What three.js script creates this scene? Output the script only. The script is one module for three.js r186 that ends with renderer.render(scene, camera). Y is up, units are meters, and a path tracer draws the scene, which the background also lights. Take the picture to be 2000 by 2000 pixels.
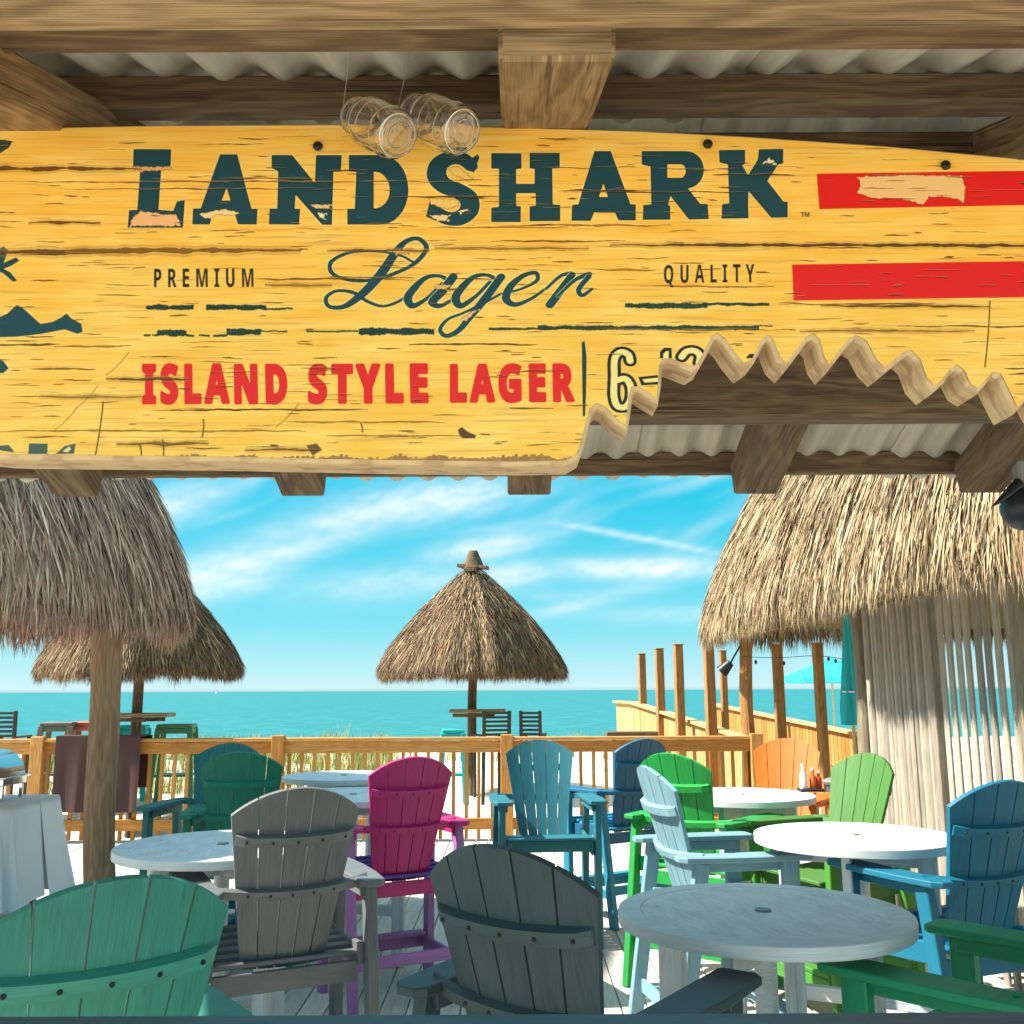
import * as THREE from 'three';
import { mergeGeometries } from 'three/addons/utils/BufferGeometryUtils.js';
import { createNoise2D, createNoise3D } from 'simplex-noise';

// ---------------------------------------------------------------- random, noise
function rng(seed) { let s = seed | 0; return () => { s = (s + 0x6d2b79f5) | 0; let t = Math.imul(s ^ (s >>> 15), 1 | s); t = (t + Math.imul(t ^ (t >>> 7), 61 | t)) ^ t; return ((t ^ (t >>> 14)) >>> 0) / 4294967296; }; }
const n2 = createNoise2D(rng(11)), n3 = createNoise3D(rng(12));
const fbm = (x, y, o = 4) => { let a = 0.5, s = 0; for (let i = 0; i < o; i++) { s += a * n2(x, y); x = x * 2.03 + 7.1; y = y * 2.03 - 3.7; a *= 0.5; } return s; };
const clamp = (v, a = 0, b = 1) => Math.min(b, Math.max(a, v)), lerp = (a, b, t) => a + (b - a) * t, smooth = (a, b, v) => { const t = clamp((v - a) / (b - a)); return t * t * (3 - 2 * t); };

// ---------------------------------------------------------------- camera, sky, sun, exposure
const scene = new THREE.Scene();
const EYE = 1.75, F = 1926, PITCH = 10.25 * Math.PI / 180, ROLL = -0.26 * Math.PI / 180, EXPOSURE = 2.3;
const camera = new THREE.PerspectiveCamera(2 * Math.atan(1000 / F) * 180 / Math.PI, 1, 0.05, 20000);
camera.position.set(0, EYE, 0);
camera.rotation.order = 'YXZ';
camera.rotation.set(PITCH, 0, ROLL);
camera.updateMatrixWorld(true);
const renderer = new THREE.WebGLRenderer({ antialias: true });
renderer.toneMapping = THREE.LinearToneMapping;
renderer.toneMappingExposure = EXPOSURE;
renderer.shadowMap.enabled = true;
// photo pixel (0..2000) -> direction / point on a plane
const ray = (px, py) => new THREE.Vector3((px - 1000) / F, -(py - 1000) / F, -1).applyQuaternion(camera.quaternion);
const onY = (px, py, y) => { const r = ray(px, py); return r.multiplyScalar((y - EYE) / r.y).add(camera.position); };
const onZ = (px, py, z) => { const r = ray(px, py); return r.multiplyScalar(z / r.z).add(camera.position); };

const SUN_EL = 47 * Math.PI / 180, SUN_AZ = 5 * Math.PI / 180;
const sunDir = new THREE.Vector3(-Math.cos(SUN_EL) * Math.cos(SUN_AZ), Math.sin(SUN_EL), Math.cos(SUN_EL) * Math.sin(SUN_AZ));
function makeSky() {
  const W = 2048, H = 1024, data = new Float32Array(W * H * 4);
  const blobs = []; // [px, py, length deg, height deg, tilt, strength]
  const blob = (px, py, l, h, tilt, s) => { const r = ray(px, py).normalize(); blobs.push([Math.atan2(r.x, -r.z), Math.asin(r.y), l * Math.PI / 180, h * Math.PI / 180, tilt * Math.PI / 180, s]); };
  blob(1255, 1110, 3.6, 0.45, 0, 0.95); blob(1180, 1105, 2.2, 0.35, -3, 0.5); blob(945, 1072, 2.6, 0.55, 9, 0.7); blob(980, 1125, 2.6, 0.6, 6, 0.65);
  blob(840, 980, 5.0, 0.9, 9, 0.75); blob(700, 1010, 5.2, 0.6, 14, 0.55); blob(430, 1115, 3.2, 0.8, 16, 0.8); blob(560, 1080, 4.6, 0.5, 17, 0.5);
  blob(330, 985, 2.6, 0.8, 20, 0.6); blob(420, 1150, 3.0, 0.5, 10, 0.5); blob(1120, 1185, 2.2, 0.3, 12, 0.45); blob(760, 1140, 4, 0.7, 5, 0.4); blob(1330, 1200, 4, 0.35, 0, 0.3);
  blob(1150, 1032, 2.0, 0.085, -9, 0.5); blob(1260, 1053, 2.4, 0.085, -10, 0.6); blob(1350, 1072, 1.8, 0.085, -12, 0.45);
  const stops = [[-90, .30, .34, .36], [-3, .55, .66, .68], [0, .66, .91, .95], [1.2, .50, .88, .95], [3.5, .25, .79, .92], [7, .12, .70, .89], [11, .03, .62, .86], [20, .10, .64, .87], [40, .24, .66, .88], [90, .28, .62, .86]];
  for (let j = 0; j < H; j++) {
    const el = ((j + 0.5) / H - 0.5) * Math.PI, deg = el * 180 / Math.PI;
    let k = 0; while (k < stops.length - 2 && deg > stops[k + 1][0]) k++;
    const t = clamp((deg - stops[k][0]) / (stops[k + 1][0] - stops[k][0]));
    const base = [1, 2, 3].map((c) => lerp(stops[k][c], stops[k + 1][c], t));
    for (let i = 0; i < W; i++) {
      const a = ((i + 0.5) / W - 0.5) * 2 * Math.PI, x = Math.cos(a) * Math.cos(el), z = Math.sin(a) * Math.cos(el), y = Math.sin(el);
      const az = Math.atan2(x, -z);
      let c = 0;
      if (el > 0) {
        const ca = Math.cos(0.22), sa = Math.sin(0.22);
        const s = Math.cos(az) * 3 * ca + y * 3 * sa, s2 = Math.sin(az) * 3;
        const tt = -az * sa + el * ca, wx = n3(s2 * 0.9, y * 6, s * 0.9) * 0.03;
        let v = 0, am = 0.5, fx = 2.2, fy = 15;
        for (let o = 0; o < 5; o++) { v += am * n3(x * fx + o * 5, (tt + wx) * fy, z * fx); fx *= 2; fy *= 2; am *= 0.55; }
        c = smooth(0.05, 0.85, v) * lerp(0.34, 0.95, smooth(0.25, 0.7, el)) * smooth(0.0, 0.06, el);
        for (const b of blobs) {
          let da = az - b[0]; if (Math.abs(da) > 0.5) continue;
          const de = el - b[1], u = (da * Math.cos(b[4]) + de * Math.sin(b[4])) / b[2], w = (-da * Math.sin(b[4]) + de * Math.cos(b[4])) / b[3];
          const q = u * u + w * w; if (q > 9) continue;
          const tex = b[3] > 0.002 ? clamp(0.75 + 0.55 * fbm(da * 22 + b[0] * 9, (de - da * 0.25) * 120, 3)) : 1;
          c = Math.max(c, b[5] * 1.12 * Math.exp(-q * 0.62) * tex + c * 0.4);
        }
      }
      c = clamp(c, 0, 0.96);
      const o = (j * W + i) * 4, whit = [1.12, 1.14, 1.16];
      const au = x * sunDir.x + y * sunDir.y + z * sunDir.z, glow = el > 0 ? 2.2 * Math.exp((au - 1) / 0.035) + 0.5 * Math.exp((au - 1) / 0.2) : 0;
      const west = el > 0 ? 1 + 0.22 * Math.exp(-(((az + 1.75) / 0.9) ** 2)) * Math.exp(-Math.abs(el - 0.5)) : 1;
      for (let q = 0; q < 3; q++) data[o + q] = (lerp(base[q], whit[q], c) * west + glow * [1, 0.97, 0.9][q]) / EXPOSURE;
      data[o + 3] = 1;
    }
  }
  const tex = new THREE.DataTexture(data, W, H, THREE.RGBAFormat, THREE.FloatType);
  tex.mapping = THREE.EquirectangularReflectionMapping; tex.magFilter = tex.minFilter = THREE.LinearFilter; tex.needsUpdate = true;
  return tex;
}
scene.background = makeSky();
scene.environment = scene.background;
const sun = new THREE.DirectionalLight(new THREE.Color(1, 0.93, 0.82), 5);
sun.position.copy(sunDir).multiplyScalar(40).add(new THREE.Vector3(0, 0, -8)); sun.target.position.set(0, 0, -8);
sun.castShadow = true; sun.shadow.mapSize.set(4096, 4096); sun.shadow.radius = 1.3;
Object.assign(sun.shadow.camera, { left: -20, right: 20, top: 20, bottom: -20, near: 1, far: 90 });
scene.add(sun, sun.target);

// ---------------------------------------------------------------- naming helpers
const used = new Map();
function numbered(name) { const n = used.get(name) || 0; used.set(name, n + 1); return n ? name + '_' + String(n).padStart(3, '0') : name; }
function tag(o, label, category, group) { o.userData.label = label; if (category) o.userData.category = category; if (group) o.userData.group = group; return o; }
function thing(name, label, category, pos = [0, 0, 0], turn = 0, group) { const g = new THREE.Group(); g.name = numbered(name); g.position.set(...pos); g.rotation.y = turn; scene.add(g); return tag(g, label, category, group); }
function struct(name) { const g = new THREE.Group(); g.name = numbered(name); g.userData.kind = 'structure'; scene.add(g); return g; }
function part(name, geo, m, parent, pos, rot) { const o = new THREE.Mesh(geo, m); o.name = name; o.castShadow = o.receiveShadow = true; if (pos) o.position.set(...pos); if (rot) o.rotation.set(...rot); parent.add(o); return o; }

// ---------------------------------------------------------------- geometry helpers
const cache = new Map();
function fromTris(pos, uv, col) { const g = new THREE.BufferGeometry(); g.setAttribute('position', new THREE.Float32BufferAttribute(pos, 3)); g.setAttribute('uv', new THREE.Float32BufferAttribute(uv, 2)); if (col) g.setAttribute('color', new THREE.Float32BufferAttribute(col, 3)); g.computeVertexNormals(); return g; }
// chamfered box, uv in metres with u along the longest side
function bar(w, h, d, c = 0.004, vary = 0) {
  const key = [w, h, d, c, vary].map((v) => v.toFixed(4)).join();
  if (cache.has(key)) return cache.get(key);
  const H = [w / 2, h / 2, d / 2], long = H.indexOf(Math.max(...H)), P = [], U = [];
  c = Math.min(c, 0.45 * Math.min(w, h, d));
  const pt = (s, f) => s.map((v, i) => v * (i === f ? H[i] : H[i] - c));
  const uvOf = (p, f) => { const ax = [0, 1, 2].filter((i) => i !== f); let u = ax.includes(long) ? long : ax[0], v = ax.find((i) => i !== u); return [p[u] + vary * 1.37, p[v] + f * 0.31 + vary * 0.77]; };
  const tri = (a, b, cc, f) => { const n = new THREE.Vector3().crossVectors(new THREE.Vector3(...b).sub(new THREE.Vector3(...a)), new THREE.Vector3(...cc).sub(new THREE.Vector3(...a))); const m = [0, 1, 2].map((i) => a[i] + b[i] + cc[i]); if (n.x * m[0] + n.y * m[1] + n.z * m[2] < 0) [b, cc] = [cc, b]; for (const p of [a, b, cc]) { P.push(...p); U.push(...uvOf(p, f)); } };
  const quad = (a, b, cc, d2, f) => { tri(a, b, cc, f); tri(a, cc, d2, f); };
  for (let f = 0; f < 3; f++) for (const s of [-1, 1]) { const [i, j] = [0, 1, 2].filter((q) => q !== f); const v = (a, b) => { const q = [0, 0, 0]; q[f] = s; q[i] = a; q[j] = b; return pt(q, f); }; quad(v(-1, -1), v(1, -1), v(1, 1), v(-1, 1), f); }
  for (let f = 0; f < 3; f++) { const [i, j] = [0, 1, 2].filter((q) => q !== f); for (const a of [-1, 1]) for (const b of [-1, 1]) { const v = (e, face) => { const q = [0, 0, 0]; q[f] = e; q[i] = a; q[j] = b; return pt(q, face); }; quad(v(-1, i), v(1, i), v(1, j), v(-1, j), i); } }
  for (const a of [-1, 1]) for (const b of [-1, 1]) for (const e of [-1, 1]) tri(pt([a, b, e], 0), pt([a, b, e], 1), pt([a, b, e], 2), 0);
  const g = fromTris(P, U); cache.set(key, g); return g;
}
// bar between two points, given cross-section width (horizontal) and height
function beamBetween(name, a, b, w, h, m, parent, c = 0.005, vary = 0) {
  const A = new THREE.Vector3(...a), B = new THREE.Vector3(...b), L = A.distanceTo(B), o = part(name, bar(w, h, L, c, vary), m, parent);
  o.position.copy(A).add(B).multiplyScalar(0.5); const up = new THREE.Vector3(0, 1, 0); if (Math.hypot(A.x - B.x, A.z - B.z) < 0.25 * L) up.set(0, 0, 1); o.quaternion.setFromRotationMatrix(new THREE.Matrix4().lookAt(B, A, up)); return o;
}
function tube(points, r, seg = 8, curved = true) { const v = points.map((p) => new THREE.Vector3(...p)); const c = curved ? new THREE.CatmullRomCurve3(v) : new THREE.CatmullRomCurve3(v, false, 'catmullrom', 0); return new THREE.TubeGeometry(c, Math.max(4, points.length * 6), r, seg); }
function uvScale(g, su, sv) { const u = g.attributes.uv; for (let i = 0; i < u.count; i++) u.setXY(i, u.getX(i) * su, u.getY(i) * sv); return g; }

// ---------------------------------------------------------------- materials
const lin = (hex) => new THREE.Color(hex);
function dataTex(W, H, f, srgb = true, rx = 1, ry = 1) {
  const d = new Uint8Array(W * H * 4);
  for (let j = 0; j < H; j++) for (let i = 0; i < W; i++) { const c = f(i / W, j / H), o = (j * W + i) * 4; for (let q = 0; q < 3; q++) d[o + q] = clamp(Array.isArray(c) ? c[q] : c) * 255; d[o + 3] = 255; }
  const t = new THREE.DataTexture(d, W, H); t.wrapS = t.wrapT = THREE.RepeatWrapping; t.magFilter = THREE.LinearFilter; t.minFilter = THREE.LinearMipmapLinearFilter; t.generateMipmaps = true; t.repeat.set(rx, ry); if (srgb) t.colorSpace = THREE.SRGBColorSpace; t.needsUpdate = true; return t;
}
// tileable-ish noise by blending two offsets
const tileN = (f, u, v) => { const wu = smooth(0.75, 1, u), wv = smooth(0.75, 1, v), row = (y) => (wu > 0 ? lerp(f(u, y), f(u - 1, y), wu) : f(u, y)); return wv > 0 ? lerp(row(v), row(v - 1), wv) : row(v); };
const grainF = (k) => (u, v) => tileN((x, y) => {
  const w = fbm(x * 3 + k, y * 5 + k, 3) * 0.5, rings = Math.sin((y * 22 + w * 7 + n2(x * 1.5 + k, y * 3) * 3) * 2.2);
  const split = smooth(0.5, 0.72, n2(x * 2.2 + k * 5, y * 46 + k)) * smooth(0.1, 0.5, n2(x * 1.3 - k, y * 7 + 3 * k));
  return 0.52 - 0.75 * split + 0.2 * rings + 0.3 * fbm(x * 6 + k * 3, y * 150, 3) + 0.25 * fbm(x * 2 + k, y * 9 + k, 3);
}, u, v);
function woodMat(light, dark, k, rough = 0.8, bump = 0.0015, TW = 512, TH = 256, ru = 0.5) {
  const A = lin(light), B = lin(dark), f = grainF(k);
  const a = [A, B].map((c) => { const s = c.clone().convertLinearToSRGB(); return [s.r, s.g, s.b]; });
  const G = new Float32Array(TW * TH); for (let j = 0; j < TH; j++) for (let i = 0; i < TW; i++) G[j * TW + i] = f(i / TW, j / TH);
  const at = (u, v) => G[Math.round(v * TH) * TW + Math.round(u * TW)];
  const map = dataTex(TW, TH, (u, v) => { const t = clamp(at(u, v)); return [0, 1, 2].map((q) => lerp(a[1][q], a[0][q], t)); }, true, ru, 2);
  const bm = dataTex(TW, TH, at, false, ru, 2);
  return new THREE.MeshStandardMaterial({ map, bumpMap: bm, bumpScale: bump, roughness: rough });
}
const M = {};
M.beam = woodMat('#ab8f66', '#5f4830', 1, 0.8, 0.003, 1024, 512, 0.7); M.beamOld = woodMat('#8c7353', '#48372a', 2, 0.85, 0.003, 1024, 512, 0.7);
M.fence = [woodMat('#cf9448', '#9a6427', 4), woodMat('#c4873c', '#905b25', 5), woodMat('#d8a05a', '#a06c31', 6)];
M.postBrown = woodMat('#b8864c', '#7d562c', 7); M.rampPale = [woodMat('#e0bb84', '#b98f58', 8), woodMat('#d6ab72', '#ad824c', 9)];
M.deck = [0, 1, 2, 3].map((i) => woodMat(['#d6d0c5', '#cec7bb', '#ddd6c8', '#c8c2b8'][i], ['#b0aaa0', '#aaa297', '#b8b0a2', '#a49e95'][i], 20 + i, 0.85, 0.002));
M.pole = woodMat('#b08e6c', '#7a5a40', 14); M.poleGrey = woodMat('#9c9078', '#6d6350', 15);
M.slatGrey = [woodMat('#b5ab9b', '#857b6d', 16), woodMat('#a59b8c', '#776d60', 17), woodMat('#c0b6a4', '#958a79', 18)];
M.darkSlat = woodMat('#5f584e', '#3a352f', 19);
M.shelf = woodMat('#c9ab82', '#8f7550', 13);
const lumberGrain = dataTex(512, 256, (u, v) => tileN((x, y) => 0.88 + 0.10 * fbm(x * 4, y * 120, 3) + 0.07 * fbm(x * 3.1, y * 4.3, 4) - 0.08 * smooth(0.3, 0.62, fbm(x * 7 + 3, y * 13 + 8, 4)) + 0.10 * smooth(0.35, 0.6, fbm(x * 5 + 30, y * 60, 3)), u, v), true, 0.6, 2.5);
const lumberBump = dataTex(512, 256, (u, v) => tileN((x, y) => 0.5 + 0.35 * fbm(x * 5, y * 140, 3), u, v), false, 0.6, 2.5);
const lumberCache = new Map();
const lumber = (hex, rough = 0.55) => { if (!lumberCache.has(hex)) lumberCache.set(hex, new THREE.MeshStandardMaterial({ color: hex, map: lumberGrain, bumpMap: lumberBump, bumpScale: 0.0007, roughness: rough })); return lumberCache.get(hex); };
M.screw = new THREE.MeshStandardMaterial({ color: '#2b2b2b', roughness: 0.5, metalness: 0.6 });
M.sheet = new THREE.MeshStandardMaterial({ roughness: 0.75, map: dataTex(512, 512, (u, v) => { const k = tileN((x, y) => 0.5 + 0.5 * fbm(x * 3, y * 3, 5), u, v), s = tileN((x, y) => fbm(x * 40, y * 4, 3), u, v); return [0.68 + 0.16 * k + 0.05 * s, 0.64 + 0.15 * k + 0.05 * s, 0.58 + 0.13 * k + 0.05 * s]; }, true, 0.8, 0.8) });
M.counter = new THREE.MeshStandardMaterial({ color: '#5d6a72', roughness: 0.5, map: lumberGrain });
M.chrome = new THREE.MeshStandardMaterial({ color: '#d8dadb', roughness: 0.12, metalness: 1 });
M.black = new THREE.MeshStandardMaterial({ color: '#1b2027', roughness: 0.45 });
M.greyMetal = new THREE.MeshStandardMaterial({ color: '#8d8b87', roughness: 0.6, metalness: 0.3 });
M.wire = new THREE.MeshStandardMaterial({ color: '#2a2a2a', roughness: 0.6 });

// ================================================================ THE SETTING
const DECK_END = -12.35;
// sand, dune and shore: one sheet
const sandY = (x, z) => {
  const d = -z;
  let y = -0.4;
  y = lerp(y, 0.28, smooth(12.4, 13.4, d));
  y = lerp(y, 0.34, smooth(16, 24, d));
  y = lerp(y, -2.9, smooth(27, 60, d));
  if (d > 12.4) y += (0.10 * n2(x * 0.35, z * 0.35) + 0.035 * n2(x * 1.7, z * 1.7)) * smooth(12.4, 14, d) * (1 - smooth(40, 60, d));
  return y;
};
{
  const zs = [30, 5, -4, -12.4]; for (let z = -12.6; z > -30; z -= 0.28) zs.push(z); for (let z = -30; z > -72; z -= 1.5) zs.push(z); zs.push(-90, -120);
  const xs = [-4000, -400, -120, -60]; for (let x = -40; x <= 40; x += 0.5) xs.push(x); xs.push(60, 120, 400, 4000);
  const P = [], U = [], I = [];
  for (const z of zs) for (const x of xs) { P.push(x, z < -70 ? -3.2 : sandY(x, z), z); U.push(x, z); }
  for (let j = 0; j + 1 < zs.length; j++) for (let i = 0; i + 1 < xs.length; i++) { const a = j * xs.length + i, b = a + xs.length; I.push(a, a + 1, b, b, a + 1, b + 1); }
  const g = new THREE.BufferGeometry(); g.setAttribute('position', new THREE.Float32BufferAttribute(P, 3)); g.setAttribute('uv', new THREE.Float32BufferAttribute(U, 2)); g.setIndex(I); g.computeVertexNormals();
  const m = new THREE.MeshStandardMaterial({ roughness: 0.95, map: dataTex(512, 512, (u, v) => { const k = tileN((x, y) => fbm(x * 12, y * 12, 5), u, v), q = tileN((x, y) => fbm(x * 90, y * 90, 2), u, v); const l = 0.86 + 0.07 * k + 0.07 * q; return [l, l * 0.965, l * 0.90]; }, true, 0.4, 0.4), bumpMap: dataTex(256, 256, (u, v) => tileN((x, y) => 0.5 + 0.5 * fbm(x * 9, y * 9, 4), u, v), false, 0.5, 0.5), bumpScale: 0.03 });
  const o = part('sand', g, m, scene); o.userData.kind = 'structure'; o.name = 'sand';
}
{ // sea
  const zs = [-34, -60, -90, -140, -220, -350, -600, -1000, -2000, -4000, -9000, -16000], P = [], U = [], I = [];
  const X = 9;
  zs.forEach((z) => { for (let i = 0; i < X; i++) { const x = (i / (X - 1) - 0.5) * 2 * Math.max(400, -z * 1.6); P.push(x, -2, z); U.push(x * 0.03, z * 0.03); } });
  for (let j = 0; j + 1 < zs.length; j++) for (let i = 0; i + 1 < X; i++) { const a = j * X + i, b = a + X; I.push(a, a + 1, b, b, a + 1, b + 1); }
  const g = new THREE.BufferGeometry(); g.setAttribute('position', new THREE.Float32BufferAttribute(P, 3)); g.setAttribute('uv', new THREE.Float32BufferAttribute(U, 2)); g.setIndex(I); g.computeVertexNormals();
  const m = new THREE.MeshPhysicalMaterial({ color: new THREE.Color().setRGB(0.042, 0.26, 0.275), roughness: 0.4, specularIntensity: 0.3, map: dataTex(512, 512, (u, v) => tileN((x, y) => 0.86 + 0.26 * fbm(x * 5, y * 34, 4), u, v)), bumpMap: dataTex(512, 512, (u, v) => tileN((x, y) => 0.5 + 0.5 * fbm(x * 10, y * 24, 4), u, v), false), bumpScale: 0.35 });
  const o = part('sea', g, m, scene); o.userData.kind = 'structure';
}
{ // deck of boards running towards the sea
  const g = struct('deck'), r = rng(5), W = 0.15, x0 = -7.5, nb = 97;
  for (let i = 0; i < nb; i++) {
    const shift = [0, 1.6, 0.8][i % 3];
    const cuts = [1.0, -3.2 - shift, -7.6 - shift, DECK_END];
    for (let k = 0; k < 3; k++) {
      const a = cuts[k] - (k ? 0.003 : 0), b = cuts[k + 1], L = a - b, v = Math.floor(r() * 5);
      part('plank', bar(W - 0.007, 0.035, L, 0.004, v), M.deck[Math.floor(r() * 4)], g, [x0 + (i + 0.5) * W, -0.0175 + (r() - 0.5) * 0.002, (a + b) / 2]);
    }
  }
  const jm = M.beamOld;
  for (let z = 0.8; z > DECK_END; z -= 0.6) part('joist', bar(nb * W, 0.14, 0.045), jm, g, [x0 + nb * W / 2, -0.107, z]);
}

// ---------------------------------------------------------------- bar shelter: rafters, purlins, corrugated roof
const RX = 0.06, RS = 0.79, RIDGE = [-2.06, 3.03];      // z, y of the underside of the sheets at the ridge
const nearY = (d) => 2.67 + 0.38 * (d - 1.1), farY = (d) => lerp(3.03, 2.52, (d - 2.06) / (3.6 - 2.06));
const shelter = thing('bar_shelter_roof', 'weathered timber roof over the bar with corrugated sheets above the yellow sign', 'roof');
function corrugated(x0, x1, A, B, pitch, amp) { // A, B = [z, y] of the two ends
  const P = [], U = [], per = 12, n = Math.round((x1 - x0) / pitch * per), I = [], seg = 6, th = 0.007;
  const L = Math.hypot(A[0] - B[0], A[1] - B[1]), dz = (B[0] - A[0]) / L, dy = (B[1] - A[1]) / L; let nz = -dy, ny = dz; if (ny < 0) { ny = -ny; nz = -nz; }
  for (let s = 0; s < 2; s++) for (let j = 0; j <= seg; j++) for (let i = 0; i <= n; i++) { const x = x0 + (x1 - x0) * i / n, w = amp * (1 + Math.sin(2 * Math.PI * (x - RX) / pitch)) + s * th, t = j / seg; P.push(x, lerp(A[1], B[1], t) + ny * w, lerp(A[0], B[0], t) + nz * w); U.push(x * 1, t * L); }
  const row = n + 1, lay = row * (seg + 1), q = (a, b, c, d) => I.push(a, b, c, a, c, d);
  for (let s = 0; s < 2; s++) for (let j = 0; j < seg; j++) for (let i = 0; i < n; i++) { const a = s * lay + j * row + i; s ? q(a, a + 1, a + row + 1, a + row) : q(a + row, a + row + 1, a + 1, a); }
  for (let i = 0; i < n; i++) for (const j of [0, seg]) { const a = j * row + i; q(a, a + 1, a + 1 + lay, a + lay); }
  const g = new THREE.BufferGeometry(); g.setAttribute('position', new THREE.Float32BufferAttribute(P, 3)); g.setAttribute('uv', new THREE.Float32BufferAttribute(U, 2)); g.setIndex(I); g.computeVertexNormals(); return g;
}
{
  const pitch = 0.115, xa = -2.5, xb = 3.3;
  for (let k = 0; k < 6; k++) { // overlapping sheets
    const a = lerp(xa, xb, k / 6), b = lerp(xa, xb, (k + 1) / 6) + 0.05, up = (k % 2) * 0.009;
    part('corrugated_sheet', corrugated(a, b, [-0.98, nearY(0.98) + up], [RIDGE[0] - 0.02, RIDGE[1] + 0.004 + up], pitch, 0.014), M.sheet, shelter);
    part('corrugated_sheet', corrugated(a, b, [RIDGE[0] - 0.02, RIDGE[1] + 0.02 + up], [-3.6, farY(3.6) + up], pitch, 0.014), M.sheet, shelter);
  }
  for (let i = -3; i <= 4; i++) {
    const x = RX + RS * i;
    beamBetween('rafter', [x, farY(2.1) - 0.11, -2.1], [x, farY(3.4) - 0.11, -3.4], 0.15, 0.12, M.beamOld, shelter, 0.006, i + 9);
  }
  [-2.4, -1.7, -0.84, RX, 1.1, 1.9, 2.7].forEach((x, i) => { beamBetween('rafter', [x, nearY(1.12) - 0.095, -1.12], [x, nearY(2.03) - 0.095, -2.03], 0.15, 0.09, M.beam, shelter, 0.006, i + 1); });
  const W = xb - xa - 0.1, cx = (xa + xb) / 2;
  const purlin = (d, yTop, h, w, m, v) => part('purlin', bar(W, h, w, 0.005, v), m, shelter, [cx, yTop - h / 2, -d]);
  purlin(1.73, nearY(1.73) - 0.002, 0.062, 0.06, M.beamOld, 1); purlin(1.32, nearY(1.32) - 0.006, 0.045, 0.06, M.beamOld, 2);
  purlin(2.42, farY(2.42) - 0.012, 0.045, 0.07, M.beamOld, 3); purlin(3.0, farY(3.02) - 0.012, 0.045, 0.07, M.beamOld, 4);
  for (const x of [-0.84, RX, 1.1]) for (const [dx, d, y] of [[-0.05, 1.012, 2.6], [0.045, 1.012, 2.615], [0.0, 1.012, 2.66]]) part('nail', new THREE.SphereGeometry(0.0045, 8, 6), M.screw, shelter, [x + dx, y, -d]);
  part('eave_beam', bar(W, 0.16, 0.085, 0.008, 3), M.beam, shelter, [cx, 2.632, -1.055]);
  part('ridge_beam', bar(W, 0.22, 0.06, 0.006, 5), M.beamOld, shelter, [cx, 2.86, -2.035]);
  part('header_beam', bar(W, 0.20, 0.09, 0.006, 6), M.beamOld, shelter, [cx, 2.575, -2.62]);
  part('fascia', bar(W, 0.08, 0.035, 0.004, 8), M.beamOld, shelter, [cx, 2.553, -3.48]);
  for (const x of [-2.4, 3.2]) for (const [z, top] of [[-1.055, 2.55], [-2.62, 2.5]]) part('post', bar(0.12, top, 0.12, 0.008, 2), M.beamOld, shelter, [x, top / 2, z]);
}
// bar counter along the bottom of the view
{
  const t = thing('bar_counter', 'slate grey bar counter under the yellow sign', 'counter');
  part('counter_top', bar(4.6, 0.05, 0.34, 0.008), M.counter, t, [0, 1.185, -1.632]);
  for (const x of [-2.2, -0.9, 0.5, 1.9]) part('leg', bar(0.09, 1.16, 0.09, 0.006, 1), M.beamOld, t, [x, 0.58, -1.6]);
  part('foot_rail', bar(4.3, 0.06, 0.04, 0.006, 2), M.beamOld, t, [0, 0.3, -1.675]);
}

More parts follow.
